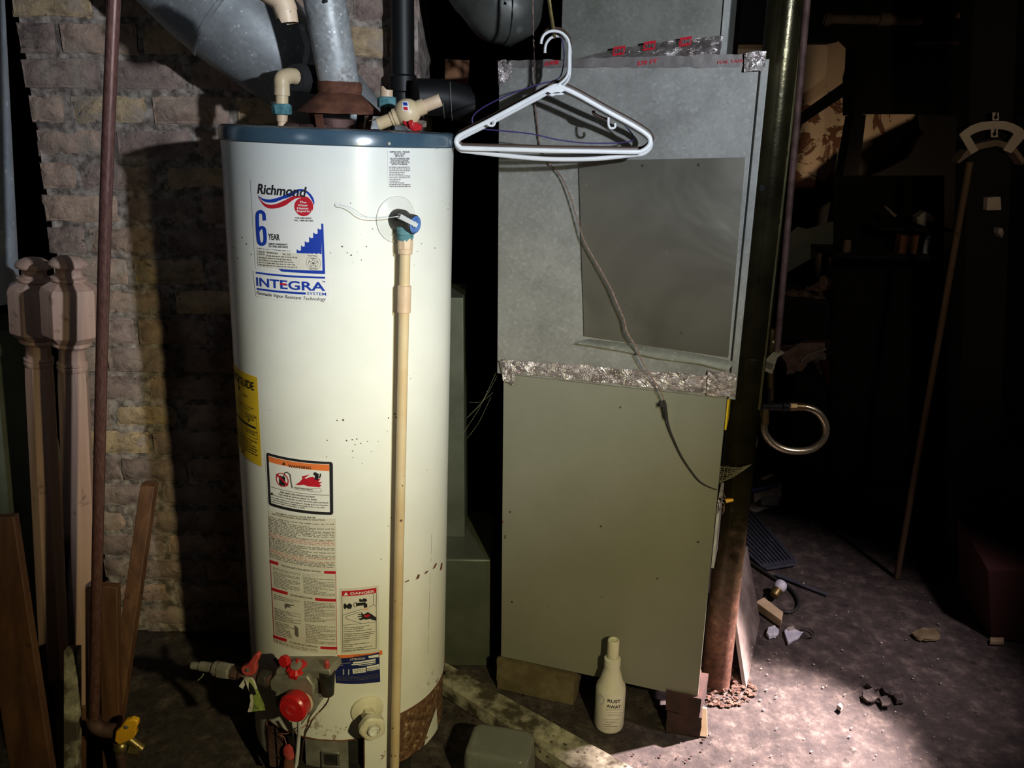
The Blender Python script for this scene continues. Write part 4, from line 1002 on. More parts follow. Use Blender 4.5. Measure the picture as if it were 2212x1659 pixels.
# flue pipe
f0 = HM @ Vector((FLUEX, .02, ZC+.084)); dist = f0.y
f1 = atY(690, -60, f0.y-.03)
fa = (f1-f0).normalized(); FLn = (f1-f0).length
fp = thing('flue_pipe', 'mottled galvanised flue pipe rising from the rusty hood of the heater', 'flue pipe', f0)
mb = MB(); mb.cyl(f0, f1+fa*.25, .0440, n=40, cap=False); obj('pipe', mb, 'flue', fp, world=True)
sd = (CAM-f0); sd = (sd-fa*sd.dot(fa)).normalized(); sr = fa.cross(sd)
an = .55; sm = sd*math.cos(an)-sr*math.sin(an); sm2 = sd*math.cos(an)+sr*math.sin(an)
rgt = sm2 if sm2.x > sm.x else sm
mb = MB(); q0 = f0+rgt*.0445; q1 = f1+fa*.25+rgt*.0445; tt = rgt.cross(fa)
mb.hexa([q0-tt*.003, q0+tt*.003, q0+tt*.003-rgt*.004, q0-tt*.003-rgt*.004, q1-tt*.003, q1+tt*.003, q1+tt*.003-rgt*.004, q1-tt*.003-rgt*.004]); obj('lock_seam', mb, 'flue', fp, world=True, bev=.001)
mb = MB(); mb.rev([(.0445, -.012), (.0475, -.010), (.0475, .006), (.045, .008)], f0, fa, 40, cap=False); mb.jitter(.0015, 40); obj('lower_rim', mb, 'rust', fp, world=True)
for k, (x_, y_) in enumerate(((704, 2),)):
    mb = MB(); p = atY(x_, y_, f1.y-.046); mb.sphere(p, .004, 8); obj('screw', mb, 'dark', fp, world=True)
# left riser: union, stub and elbow with black insulation
uy = W_(hY(608, 240, -.02)).y
pe = atY(608, 268, uy); pe.z = W_((0, 0, ZC)).z
el = thing('pipe_elbow', 'cream plastic elbow on a corroded union at the left of the heater top', 'pipe fitting', pe)
S = 1.0
def py_(px, py): return atY(px, py, uy)
b0 = py_(609, 252)
zz = lambda y: py_(609, y)
mb = MB(); mb.cyl(zz(262), zz(247), .0115, .0125, n=20); mb.cyl(pe, zz(262), .009, n=16); obj('lower_stub', mb, 'cpvc2', el, world=True)
mb = MB(); mb.rev([(.0165, -.001), (.0205, .0), (.0215, .004), (.0215, .018), (.018, .022)], zz(247), Vector((0, 0, 1)), 8, ph=.3); mb.jitter(.001, 70); obj('union_nut', mb, 'teal', el, world=True, bev=.001)['label'] = 'blue green corroded nut'
mb = MB(); mb.cyl(zz(226), zz(203), .0135, n=24); obj('stub_pipe', mb, 'cpvc', el, world=True)
mb = MB(); bk = Vector((.030, .060, 0)).normalized()
pth = [zz(206), zz(190), zz(172), zz(166)+bk*.012, zz(163)+bk*.028, zz(164)+bk*.045]
mb.tube(pth, [.0170, .0165, .0168, .0172, .0168, .0168], 24, sub=4); obj('elbow_body', mb, 'cpvc', el, world=True)
mb = MB(); e0 = zz(166)+bk*.040; mb.tube([e0, e0+bk*.02, e0+bk*.12+Vector((0, 0, -.004)), e0+bk*.125+Vector((.0, 0, -.004))], [.028, .030, .031, .031], 24); mb.jitter(.002, 30); obj('foam_sleeve', mb, 'black', el, world=True)['label'] = 'black foam sleeve behind the elbow'
# right riser: cut stub with corroded union
uy2 = W_(hY(835, 240, -.02)).y
q = lambda x, y: atY(x, y, uy2)
base_ = q(837, 262); base_.z = W_((0, 0, ZC)).z-.001
cs = thing('cut_pipe_stub', 'cut off cream pipe stub with corroded blue green nut beside the flue hood', 'pipe fitting', base_)
mb = MB(); mb.cyl(base_, q(837, 232), .0155, n=20); obj('nipple', mb, 'castiron', cs, world=True)
mb = MB(); mb.rev([(.0150, 0), (.0200, .001), (.0205, .019), (.017, .022)], q(836, 232), (0, 0, 1), 10, ph=.2); mb.jitter(.001, 70); obj('union_nut', mb, 'teal', cs, world=True, bev=.001)['label'] = 'blue green corroded nut'
mb = MB(); pa, pb = q(835, 212), q(835, 194); ax = pb-pa; n = 20
mb.rev([(.0135, -.004), (.0135, ax.length), (.0105, ax.length), (.0105, ax.length-.012)], pa, ax, n, cap=False)
for v in mb.bm.verts:
    if (v.co-pa).dot(ax.normalized()) > ax.length*.9: v.co.z += .008*max(0, 1-abs(v.co.x-(pa.x-.008))/.007)
obj('broken_stub', mb, 'cpvc2', cs, world=True)
# loose ball valve lying on the cap
vy = W_((0, 0, 0)).y-.085
def v_(x, y, dy=0): return atY(x, y, vy+dy)
bv = thing('ball_valve', 'cream plastic ball valve with red handle lying on the heater top', 'valve', v_(880, 275))
A_, B_ = v_(822, 266), v_(946, 218); ab = (B_-A_).normalized()
mb = MB(); mb.sphere(v_(880, 243), .0275, 24, (1, 1, 1)); mb.cyl(v_(868, 248), v_(846, 257), .0165, .0150, n=20); mb.cyl(v_(890, 240), v_(917, 229), .0165, .0158, n=20)
mb.cyl(v_(866, 249), v_(852, 254), .0180, .0175, n=20)
obj('valve_body', mb, 'cpvc', bv, world=True)
mb = MB(); mb.rev([(.0125, 0), (.0128, .034), (.0105, .034), (.0105, .02)], v_(846, 257), -ab, 20, cap=False)
for v in mb.bm.verts:
    t = (v.co-v_(846, 257)).dot(-ab)
    if t > .03: v.co += -ab*(.012*(1 if v.co.z > v_(846, 257).z-.002 else -.4))
obj('cut_pipe', mb, 'cpvc', bv, world=True)
mb = MB(); mb.rev([(.0128, 0), (.0128, .034), (.0122, .037), (.0098, .037), (.0098, .02)], v_(915, 230), ab, 20, cap=False); mb.jitter(.0008, 90); obj('cut_pipe', mb, 'cpvc2', bv, world=True)
mb = MB(); pc, pd_ = v_(884, 262, -.004), v_(890, 272, -.006); mb.cyl(v_(882, 255, -.004), v_(887, 268, -.006), .012, .011, n=16)
hp = [(868, 256), (884, 266), (900, 264), (911, 272), (910, 281), (896, 284), (884, 279), (872, 268)]
mb.prism([v_(x, y, -.022) for x, y in hp], (0, .020, 0)); mb.prism([v_(x, y, -.030) for x, y in ((880, 262), (890, 258), (896, 276), (886, 281))], (0, .012, 0))
obj('handle', mb, 'red', bv, world=True, bev=.002)['label'] = 'red lever handle under the ball'
mb = MB()
for i_, m_ in ((0, 0), (1, 1), (2, 2)):
    mb.mi = m_
    x0_, y0_, x1_, y1_ = ((868, 219, 882, 240), (870, 221, 879, 228), (871, 231, 880, 238))[i_]
    cpt = v_(880, 243)
    def onb(px, py):
        d = ray(px, py); oc = CAM-cpt; a = d.dot(d); b = 2*oc.dot(d); c = oc.dot(oc)-(.0275+.0003+.0003*m_)**2; t = (-b-math.sqrt(max(b*b-4*a*c, 0)))/2/a; return CAM+d*t
    mb.grid(lambda u, v: onb(x0_+(x1_-x0_)*u+2*v, y0_+(y1_-y0_)*v), 4, 4)
obj('sticker', mb, ['paper', 'inkblue', 'inkred'], bv, world=True)
# cut elbow hanging at the top edge
cy_ = 1.62; w_ = lambda x, y, d=0: atY(x, y, cy_+d)
ce_ = thing('cut_pipe_elbow', 'cream plastic elbow with a broken end hanging above the heater', 'pipe fitting', w_(615, 20))
mb = MB(); mb.tube([w_(560, -30), w_(592, -10), w_(608, 2), w_(614, 14), w_(618, 26)], [.020, .020, .0215, .021, .021], 20, sub=3); obj('elbow_body', mb, 'cpvc2', ce_, world=True)
mb = MB(); mb.rev([(.0205, 0), (.0195, .022), (.016, .022), (.016, .0)], w_(616, 22), w_(621, 50)-w_(616, 22), 20, cap=False)
for v in mb.bm.verts: v.co.z += .010*(1 if v.co.x < w_(612, 40).x and v.co.z < w_(612, 40).z else 0)
obj('broken_end', mb, 'cpvc2', ce_, world=True)
# round duct running down behind the flue
def ducts():
    y = 2.17; pts = [atY(x, yy, y_) for x, yy, y_ in ((180, -310, 2.16), (454, -15, 2.17), (620, 130, 2.19), (792, 285, 2.25), (870, 352, 2.25))]
    rr = [.150, .135, .118, .076, .074]
    d = thing('round_duct', 'wide grey round duct slanting down behind the flue pipe at upper left', 'duct', pts[1])
    mb = MB(); mb.tube(pts, rr, 40, sub=5); mb.jitter(.002, 12); obj('duct_pipe', mb, 'duct', d, world=True)
    for k in (1.35,):
        c = pts[1].lerp(pts[2], .25); ax = (pts[2]-pts[1]).normalized()
        mb = MB(); mb.rev([(.133, -.006), (.138, -.004), (.138, .004), (.133, .006)], c, ax, 48, cap=False); obj('duct_seam', mb, 'duct', d, world=True)
ducts()
# short strap hanging beside the flue
mb = MB(); Y_ = 2.02
for a_, b_ in (((650, 52), (664, 100)), ((664, 100), (657, 150)), ((655, 148), (678, 154))):
    p, q_ = atY(*a_, Y_), atY(*b_, Y_); n_ = Vector((0, 1, 0)).cross(q_-p).normalized()*.006
    mb.hexa([p-n_, p+n_, p+n_+Vector((0, .0015, 0)), p-n_+Vector((0, .0015, 0)), q_-n_, q_+n_, q_+n_+Vector((0, .0015, 0)), q_-n_+Vector((0, .0015, 0))])
tag(obj('metal_strap', mb, 'duct'), 'bent metal strap hanging left of the flue pipe', 'strap')
# second duct, wrapped in dusty plastic, at the top centre
mb = MB(); y = 2.25
pts = [atY(x, yy, y) for x, yy in ((890, -300), (990, -140), (1048, -38), (1088, 20), (1102, -8), (1102, -90), (1102, -230))]
mb.tube(pts, [.10, .10, .098, .088, .086, .09, .09], 32, sub=6)
mb.jitter(.006, 14); mb.jitter(.003, 45)
tag(obj('wrapped_duct', mb, 'wrapped'), 'grey elbow of duct wrapped in dusty plastic above the coat hangers', 'duct')
# cast iron stack and horizontal drain behind the heater
mb = MB(); y = 2.305
mb.cyl(atY(868, -120, y), atY(871, 236, y), .030, n=28); mb.rev([(.031, 0), (.036, .004), (.036, .04), (.031, .045)], atY(871, 200, y), (0, 0, 1), 28)
tag(obj('cast_iron_stack', mb, 'castiron'), 'black vertical iron pipe against the pale brick behind the heater', 'pipe')
ho = thing('black_drain_pipe', 'black horizontal pipe with wire loops between heater and metal duct', 'pipe', atY(960, 215, 2.25))
mb = MB(); mb.tube([atY(896, 210, 2.22), atY(960, 212, 2.25), atY(1010, 226, 2.28), atY(1075, 244, 2.32)], .045, 28, sub=3); obj('pipe', mb, 'castiron', ho, world=True)
for x_, y_ in ((912, 212), (958, 214), (975, 218)):
    mb = MB(); c_ = atY(x_, y_, 2.25); ax = Vector((1, .05, -.12)).normalized(); u_ = ax.cross(Vector((0, 0, 1))).normalized(); w2 = ax.cross(u_)
    mb.tube([c_+u_*(.047*math.cos(2*PI*k/24))+w2*(.047*math.sin(2*PI*k/24))+ax*.008*math.sin(2*PI*k/24) for k in range(24)], .0011, 5, closed=True); obj('wire_loop', mb, 'grey', ho, world=True)
mb = MB(); y = 2.55; mb.hexa([atY(960, 190, y), atY(1012, 190, y), atY(1012, 190, y+.12), atY(960, 190, y+.12), atY(962, 128, y), atY(1014, 130, y), atY(1014, 130, y+.12), atY(962, 128, y+.12)])
tag(obj('wooden_block', mb, 'cardbrown'), 'brown block in the dark gap above the black drain pipe', 'block')

# ================================================================== FURNACE
fur = thing('furnace_cabinet', 'tall grey green furnace cabinet standing on bricks', 'furnace', FM)
zb = (onf(1083, 1418).z+onf(1507, 1507).z)/2; zm = (onf(1080, 810).z+onf(1590, 860).z)/2; zt = (onf(1078, 140).z+onf(1655, 118).z)/2
sL = onf(1083, 1418).x; sR = onf(1507, 1507).x; pLs = onf(1078, 300).x; pRs = onf(1590, 850).x
mb = MB(); mb.b2((sL+.004, .002, zb+.012), (sR-.003, .66, zm))
for v in mb.bm.verts:
    if v.co.y > .6 and v.co.x > 0: v.co.x -= .06
obj('casing', mb, 'cabinet', fur, bev=.003)
mb = MB(); mb.grid(lambda u, v: Vector((sL+(sR-sL)*u, -.002+noise.noise(Vector((u*3, v*4, 5)))*.0015, zb+(zm-zb)*v)), 20, 30)
mb.b2((sL, -.001, zb), (sR, .004, zb+.003)); mb.b2((sR-.002, -.002, zb), (sR, .012, zm)); mb.b2((sL, -.002, zb), (sL+.002, .012, zm))
obj('front_panel', mb, 'cabinet', fur)
for x_, y_ in ((1102, 1106), (1298, 1137), (1508, 1171), (1106, 1300), (1420, 1250), (1340, 880)):
    mb = MB(); mb.sphere(onf(x_, y_, -.003), .003, 8, (1, .5, 1)); obj('panel_screw', mb, 'rustdark', fur)
for (x_, y_), l_ in (((1091, 1160), .012), ((1086, 1128), .008), ((1300, 1290), .003), ((1185, 1310), .003)):
    p = onf(x_, y_, -.0032); mb = MB(); mb.b2(p-Vector((.0015, 0, l_/2)), p+Vector((.0015, .0004, l_/2))); obj('paint_chip', mb, 'rust', fur)
# yellow notice and wires on the right side
mb = MB(); mb.b2((sR+.001, .02, onf(1567, 935).z), (sR+.005, .10, onf(1567, 860).z)); obj('side_notice', mb, 'yellow', fur)['label'] = 'yellow strip on the right side'
mb = MB(); mb.b2((sR+.001, .03, onf(1540, 1240).z), (sR+.008, .14, onf(1545, 1090).z)); obj('side_notice', mb, 'paperblue', fur)['label'] = 'pale printed sheet on the right side'
plen = thing('supply_plenum', 'galvanised metal plenum box on top of the furnace cabinet', 'duct', FM @ Matrix.Translation((0, 0, 0)))
cut = onf(1627, 300).x
mb = MB(); mb.b2((pLs, -.004, zm+.001), (cut-.002, .66, zt)); mb.b2((cut-.002, .006, zm+.001), (cut+.002, .66, zt)); mb.b2((cut+.002, -.006, zm+.001), (pRs, .66, zt)); 
for v in mb.bm.verts:
    if v.co.y > .6 and v.co.x > cut-.01: v.co.x -= .10; v.co.y -= .02
obj('box', mb, 'galv', plen, bev=.0015)
def panelq(pts, d0, d1, mtl, name, par, n=(10, 10), bow=0):
    c = [onf(*p, d0) for p in pts]; mb = MB()
    def fn(u, v):
        p = (c[0]*(1-u)+c[1]*u)*(1-v)+(c[3]*(1-u)+c[2]*u)*v
        return p+Vector((0, -bow*math.sin(PI*u)*math.sin(PI*v)+noise.noise(Vector((u*3, v*3, 1)))*bow*.6, 0))
    mb.grid(fn, *n)
    g = mb.bm.verts[:]; nu, nv = n; W1 = nu+1
    edge = [g[i] for i in range(W1)]+[g[j*W1+nu] for j in range(1, nv+1)]+[g[nv*W1+i] for i in range(nu-1, -1, -1)]+[g[j*W1] for j in range(nv-1, 0, -1)]
    b = [mb.v(v.co+Vector((0, d1-d0, 0))) for v in edge]; m = len(edge)
    for i in range(m): mb.face([edge[i], edge[(i+1) % m], b[(i+1) % m], b[i]])
    return obj(name, mb, mtl, par, ang=50)
ap = panelq([(1250, 348), (1610, 340), (1573, 772), (1262, 726)], -.010, -.0045, 'panel', 'access_panel', plen, (16, 16), .003)
ap['label'] = 'duller smooth sheet screwed on the front'
for x_, y_ in ((1388, 358), (1472, 719), (1509, 356)):
    mb = MB(); mb.rev([(.0035, 0), (.003, .002), (.001, .0022)], onf(x_, y_, -.010), (0, -1, 0), 10); obj('screw', mb, 'dark', ap)
mb = MB(); L1 = [(1272, 732), (1350, 741), (1430, 752), (1510, 765), (1587, 781)]; L2_ = [(1244, 742), (1340, 758), (1430, 776), (1510, 786), (1572, 802)]
n = 40
def pl(L, t): k = min(int(t*(len(L)-1)), len(L)-2); f = t*(len(L)-1)-k; return lerp(L[k], L[k+1], f)
mb.grid(lambda u, v: onf(*lerp(pl(L1, u), pl(L2_, u), v), -.006-.016*math.sin(v*PI*.5)*(1-.3*u)), 30, 4); obj('bent_flange', mb, 'galv2', plen)['label'] = 'bent metal lip under the sheet'
def foil(pa, pb, pc, pd_, d, mtl, amp, nu=50, nv=6, seed=1, name='foil_tape', par=None, edge=.0015):
    c = [onf(*p, d) for p in (pa, pb, pc, pd_)]; mb = MB()
    def fn(u, v):
        p = (c[0]*(1-u)+c[1]*u)*(1-v)+(c[3]*(1-u)+c[2]*u)*v
        q = Vector((p.x*38, seed*5.1, p.z*38)); nn = noise.noise_vector(q); n2 = noise.noise(q*3.1)
        e = edge*2 if v in (0.0, 1.0) else 0
        return p+Vector((nn.x*e, -abs(nn.y)*amp-abs(n2)*amp*.6-.0004, nn.z*e+ (noise.noise(Vector((p.x*25, seed, v*9)))*e)))
    mb.grid(fn, nu, nv); return obj(name, mb, mtl, par, ang=25)
foil((1085, 776), (1592, 815), (1588, 856), (1086, 803), -.009, 'foil', .0035, 90, 6, 3, par=plen)['label'] = 'crumpled foil tape along the lower joint'
foil((1529, 798), (1592, 806), (1588, 856), (1527, 852), -.012, 'foil', .008, 22, 16, 5, par=plen)['label'] = 'bunched foil at the lower right corner'
foil((1078, 776), (1118, 780), (1110, 832), (1088, 822), -.011, 'foil', .006, 14, 14, 6, par=plen, edge=.004)
foil((1080, 132), (1610, 116), (1608, 145), (1080, 146), -.006, 'foilflat', .0012, 80, 4, 8, par=plen)['label'] = 'foil tape with red print along the top edge'
foil((1076, 132), (1105, 131), (1106, 170), (1078, 192), -.007, 'foil', .003, 10, 14, 9, par=plen, edge=.004)
foil((1609, 114), (1656, 108), (1652, 152), (1607, 156), -.011, 'foil', .007, 16, 16, 11, par=plen)['label'] = 'shiny crumpled foil at the top right corner'
# red print on the tape
def ptxt(s, a, b, h, d, bold=.02, mi=0):
    mb = MB(); A, B = onf(*a, d), onf(*b, d); w = (B-A).length; ux = (B-A)/w
    text(mb, s, lambda u, v: A+ux*u+Vector((0, 0, v)), mi, w, h, bold); obj('tape_print', mb, 'inkred', plen, smooth=False)
ptxt('339', (1376, 142), (1398, 139), .009, -.009); ptxt('FT', (1404, 139), (1420, 135), .009, -.009); ptxt('AWM', (1175, 143), (1206, 139), .010, -.009); ptxt('FOIL TAPE', (1550, 138), (1606, 134), .006, -.009, 0)
# trunk duct rising from the plenum
tr = thing('trunk_duct', 'square galvanised trunk duct rising above the plenum out of frame', 'duct', FM @ Matrix.Translation((0, 0, zt)))
td = .05; tl = onf(1213, 60, td).x; tR = onf(1559, 50, td).x
mb = MB(); mb.b2((tl, td, 0), (tR, .60, .60)); obj('box', mb, 'galv2', tr, bev=.001)
mb = MB(); mb.b2((tR+.001, td-.006, -.0), (tR+.016, td+.02, .60)); obj('lit_side_strip', mb, 'galv', tr, bev=.001)  # lighter metal strip stands for the duct's lit right side
mb = MB()
TA = [(1215, 134), (1330, 106), (1450, 88), (1562, 76)]
c_ = [onf(*p, td-.006) for p in TA]; zt0 = zt+.001
def fn(u, v):
    k = min(int(u*3), 2); f = u*3-k; a = c_[k].lerp(c_[k+1], f); b = Vector((a.x, -.0, zt0))
    p = b.lerp(a, v); q_ = Vector((p.x*40, 3, p.z*40)); return p+Vector((0, -abs(noise.noise(q_))*.006*(1+u), 0))
mb.grid(lambda u, v: FM.inverted() @ FM @ fn(u, v), 60, 8)
mb.bm.transform(Matrix.Translation((0, 0, -zt))); obj('foil_tape', mb, 'foil', tr, ang=25)['label'] = 'slanting foil tape with red squares'
for x_, y_ in ((1322, 121), (1388, 110), (1466, 101)):
    mb = MB(); A, B = onf(x_, y_, .01), onf(x_+26, y_-4, .01); A.z -= zt; B.z -= zt
    mb.mi = 0; mb.face([mb.v(A+Vector((0, .002, 0))), mb.v(B+Vector((0, .002, 0))), mb.v(B+Vector((0, .012, .019))), mb.v(A+Vector((0, .012, .019)))])
    w = (B-A).length*.8; ux = (B-A).normalized()
    text(mb, '3M', lambda u, v: A+ux*(u+.003)+Vector((0, .0015+v*.5, v+.004)), 1, w, .010, .03)
    obj('tape_print', mb, ['inkred', 'foilflat'], tr, smooth=False)
# bricks carrying the furnace
def brick(name, label, p, d, rz, m, seed, group=None, rot=None):
    mb = MB(); mb.box((0, 0, 0), d); mb.subd(5)
    for v in mb.bm.verts:
        q_ = v.co*38+Vector((seed*7.3, 0, seed)); v.co += noise.noise_vector(q_)*.003
    mb.bm.transform(Matrix.Translation(Vector(p)+Vector((0, 0, d[2]/2))) @ (rot or Matrix.Rotation(rz, 4, 'Z')))
    return tag(obj(name, mb, m, ang=50), label, 'brick', group)
M['brickyellow'] = mat('yellowish_brick', (.10, .075, .035), .95, 0, (.17, .135, .075), 16, bp=.8, bscale=50)
M['brickdark'] = mat('dark_red_brick', (.05, .022, .018), .95, 0, (.025, .013, .011), 16, bp=.8, bscale=50)
p = atZ(1165, 1500, 0); bl = onfw(1165, 1480, .055)
brick('brick', 'yellowish brick lying under the left end of the furnace', (bl.x, bl.y, .0), (.235, .10, .105), -FA, 'brickyellow', 1)
for k, (px, d_) in enumerate(((1475, .045), (1478, .040))):
    bl = onfw(px, 1560, .05)
    brick('brick', ('dark broken brick on the floor under the right furnace corner', 'dark broken brick stacked second under the right furnace corner')[k], (bl.x+.0, bl.y, .066*k), (.095, .12, .064), -FA+(.12, -.06)[k], 'brickdark', 3+k)
mb = MB(); P = [onfw(*p, .0) for p in ((1464, 1515), (1496, 1512), (1494, 1546), (1474, 1530))]; mb.prism(P, (.006, .03, 0)); mb.jitter(.003, 60)
tag(obj('mortar_chip', mb, 'mortar'), 'pale mortar chip wedged on the bricks at the furnace corner', 'chip')
mb = MB(); A = atZ(1506, 1590, .0); B = atZ(1529, 1592, 0); t_ = .105
mb.hexa([A, B, B+Vector((0, .006, 0)), A+Vector((0, .006, 0)), A+Vector((.003, .03, .074)), B+Vector((-.002, .03, .070)), B+Vector((-.002, .036, .070)), A+Vector((.003, .036, .074))])
tag(obj('wood_shim', mb, 'woodpale', bev=.001), 'small pale wood shim propped beside the furnace corner', 'shim')

# ================================================================== STEEL POST
cb = atZ(1552, 1498, 0)+Vector((0, .045, 0)); ctop = atY(1708, -60, cb.y); cax = (ctop-cb).normalized()
post = thing('steel_post', 'rusting olive steel support post beside the furnace', 'post', cb)
mb = MB(); hgt = (ctop-cb).length+.4
mb.rev([(.043, 0), (.043, hgt*.44), (.045, hgt*.441)] , cb, cax, 40, cap=False); obj('lower_tube', mb, 'column', post, world=True)
mb = MB(); mb.rev([(.045, hgt*.441), (.047, hgt*.445), (.047, hgt)], cb, cax, 40, cap=False); obj('upper_tube', mb, 'column', post, world=True)
mb = MB(); sdv = Vector((.62, -.78, 0)); s0 = cb+cax*.9+sdv*.046; mb.tube([s0, cb+cax*hgt+sdv*.048], .0035, 6); obj('weld_seam', mb, 'columnpaint', post, world=True)
for x_, y_, in ((1697, 331), (1649, 405), (1680, 477)):
    mb = MB(); d = ray(x_, y_); y = cb.y-.046
    pq = atY(x_, y_, cb.y-.03); 
    axp = cb+cax*((pq-cb).dot(cax)); rad = (pq-axp).normalized(); 
    mb.cyl(axp+rad*.040, axp+rad*.0478, .0072, n=16); obj('pin_hole', mb, 'castiron', post, world=True)
mb = MB(); rnd = random.Random(5)
for k in range(320):
    a = rnd.random()*2*PI; r_ = .046+rnd.random()**.8*.06; p = cb+Vector((math.cos(a)*r_*1.15, math.sin(a)*r_, .003+.010*max(0, 1-(r_-.046)/.04))); s_ = .0018+.0055*rnd.random()**1.5
    mb.chunk(p, s_*.9, rnd)
o_ = tag(obj('rust_rubble', mb, 'rustrubble', ang=30), 'flaky rusty rubble heaped round the foot of the steel post', 'rubble', kind='stuff')
mb = MB(); y = cb.y-.06
mb.cyl(atY(1752, -100, y+.02), atY(1678, 760, y+.02), .0085, n=14)
tag(obj('copper_pipe', mb, 'rustdark'), 'thin dark copper pipe running down behind the steel post', 'pipe')
# pitted hollow beside the post
# leaning board right of the post
A, B = atZ(1604, 1487, 0), atZ(1634, 1340, 0); Cc = atY(1607, 1180, 2.55); D_ = atY(1576, 1300, 2.23)
n_ = (B-A).cross(D_-A).normalized()*.012
mb = MB(); mb.hexa([A, B, B+n_, A+n_, D_, Cc, Cc+n_, D_+n_]); 
M['sheetboard'] = mat('scuffed_board', (.20, .165, .15), .6, 0, (.09, .07, .065), 6, lo=.42, hi=.56, specks=(.5, .45, .42), sscale=60, sthr=.03)
tag(obj('leaning_board', mb, 'sheetboard', smooth=False, bev=.001), 'scuffed beige board leaning against the back of the steel post', 'board')

# ================================================================== COAT HANGERS AND WIRES
HY = 1.86
def hz(x, y, d=0): return atY(x, y, HY+d)
z1 = lambda x, y: (960+x/2.765, y/2.765)
hook_w = hz(1197, 74, .0)
def hanger(name, label, d, m, shift=(0, 0), bow=0, arms=True, r=.0042, notch=True, hooktip=None, group=None, dark_hooks=None):
    sx, sy = shift
    def p(x, y, dd=0): X, Y = z1(x, y); return hz(X+sx, Y+sy, d+dd)
    t = thing(name, label, 'hanger', p(655, 190), group)
    mb = MB(); tipp = hooktip or [(577, 262), (582, 232), (602, 202), (640, 186), (690, 192), (728, 222), (744, 262), (744, 330), (742, 420), (728, 462), (700, 492), (672, 512)]
    mb.tube([p(*q) for q in tipp], [r*.95]*len(tipp), 12, sub=4, flat=.75); obj('hook', mb, m, t, world=True)
    body = [(655, 515), (560, 565), (400, 650), (250, 730), (120, 795), (80, 820), (70, 850), (92, 878), (130, 886), (400, 893+bow*.7), (640, 900+bow), (900, 904+bow*.8), (1130, 908), (1185, 900), (1222, 870), (1230, 835), (1205, 800), (1120, 745), (960, 658), (800, 568), (700, 522)]
    mb = MB(); mb.tube([p(*q) for q in body], r*1.15, 12, closed=True, sub=4, flat=.7); o = obj('frame', mb, m, t, world=True)
    if arms:
        mb = MB(); mb.prism([p(*q, -.003) for q in ((650, 508), (690, 512), (720, 540), (705, 550), (662, 552), (640, 560), (620, 550), (575, 550), (600, 535))], (0, .006, 0)); obj('neck_web', mb, m, t, world=True, bev=.001)
    if notch:
        for q in (((300, 690), (300, 735), (290, 750), (270, 750), (258, 740), (258, 715)), ((980, 700), (980, 745), (992, 765), (1010, 765), (1020, 755), (1018, 735))):
            mb = MB(); mb.tube([p(*k) for k in q], .0026, 8, sub=3); obj('strap_hook', mb, m, t, world=True)
    return t
hanger('coat_hanger', 'front white plastic coat hanger hanging from the brown wire', 0, 'white', group=None)
t2 = hanger('coat_hanger', 'second white plastic coat hanger hanging just behind the front one with lower bar', .020, 'hang2', (1, 6), bow=34, notch=False,
       hooktip=[(597, 300), (600, 262), (612, 232), (640, 206), (690, 200), (732, 230), (748, 270), (748, 330), (746, 420), (732, 465), (704, 495), (674, 515)])
t3 = hanger('coat_hanger', 'brown plastic coat hanger hanging behind the two white hangers', .040, 'browntube', (2, -6), notch=False, arms=False, r=.0048)
for q in (((385, 655), (375, 678), (340, 700), (305, 718), (280, 712)), ((890, 660), (895, 680), (930, 700), (970, 715))):
    mb = MB(); mb.tube([hz(*z1(*k), .040) for k in q], .0036, 8, sub=3); obj('strap_hook', mb, 'browntube', t3, world=True)
mb = MB(); pw = [z1(*q) for q in ((655, 205), (700, 230), (715, 330), (700, 440), (660, 480), (560, 505), (400, 560), (270, 620), (190, 672), (165, 720), (200, 765), (330, 780), (520, 800), (680, 835), (860, 855), (1080, 850), (1130, 820), (1060, 735), (900, 620), (780, 540), (700, 520))]
mb.tube([hz(*q, .060) for q in pw], .0014, 8, sub=4)
tag(obj('wire_hanger', mb, 'purple'), 'thin violet wire hanger hanging behind the plastic ones', 'hanger')
mb = MB(); mb.tube([hz(1180, -160, .03), hz(1184, -40, .03), hz(1187, 5, .03), hz(1192, 40, .025), hz(1196, 66, .02), hz(1198, 80, .018), hz(1200, 68, .03)], .0038, 10, sub=4)
tag(obj('hanging_wire', mb, 'brass'), 'brown wire hanging from above that carries the coat hangers', 'wire')
# thermostat cable crossing the plenum and furnace
tc = thing('thermostat_cable', 'thin twisted brown cable crossing the metal duct and furnace front', 'cable', onfw(1158, 150, -.03))
pts = [(1150, -60, -.02), (1152, 60, -.02), (1154, 140, -.018), (1156, 215, -.014), (1161, 268, -.012), (1166, 310, -.012), (1180, 345, -.014), (1195, 362, -.016), (1214, 385, -.018), (1232, 425, -.022), (1248, 478, -.024), (1262, 520, -.028), (1290, 570, -.032), (1318, 620, -.034), (1333, 655, -.036), (1348, 690, -.034), (1355, 718, -.036), (1374, 750, -.036), (1388, 782, -.034), (1412, 822, -.030), (1427, 845, -.028), (1436, 868, -.024)]
P = [onfw(*q) for q in pts]; Ps, _ = smoothpath(P, 6)
for ph, nm in ((0, 'strand'), (PI, 'strand')):
    mb = MB(); L = 0; out = []
    for i, p in enumerate(Ps):
        if i: L += (p-Ps[i-1]).length
        a = L*180+ph; out.append(p+Vector((math.cos(a)*.0011, math.sin(a)*.0011, 0)))
    mb.tube(out, .0012, 6); obj(nm, mb, 'copperwire', tc, world=True)
mb = MB(); mb.tube([onfw(*q) for q in ((1434, 864, -.024), (1437, 880, -.022), (1440, 905, -.018))], [.0035, .0048, .0040], 8, sub=3); mb.jitter(.001, 90)
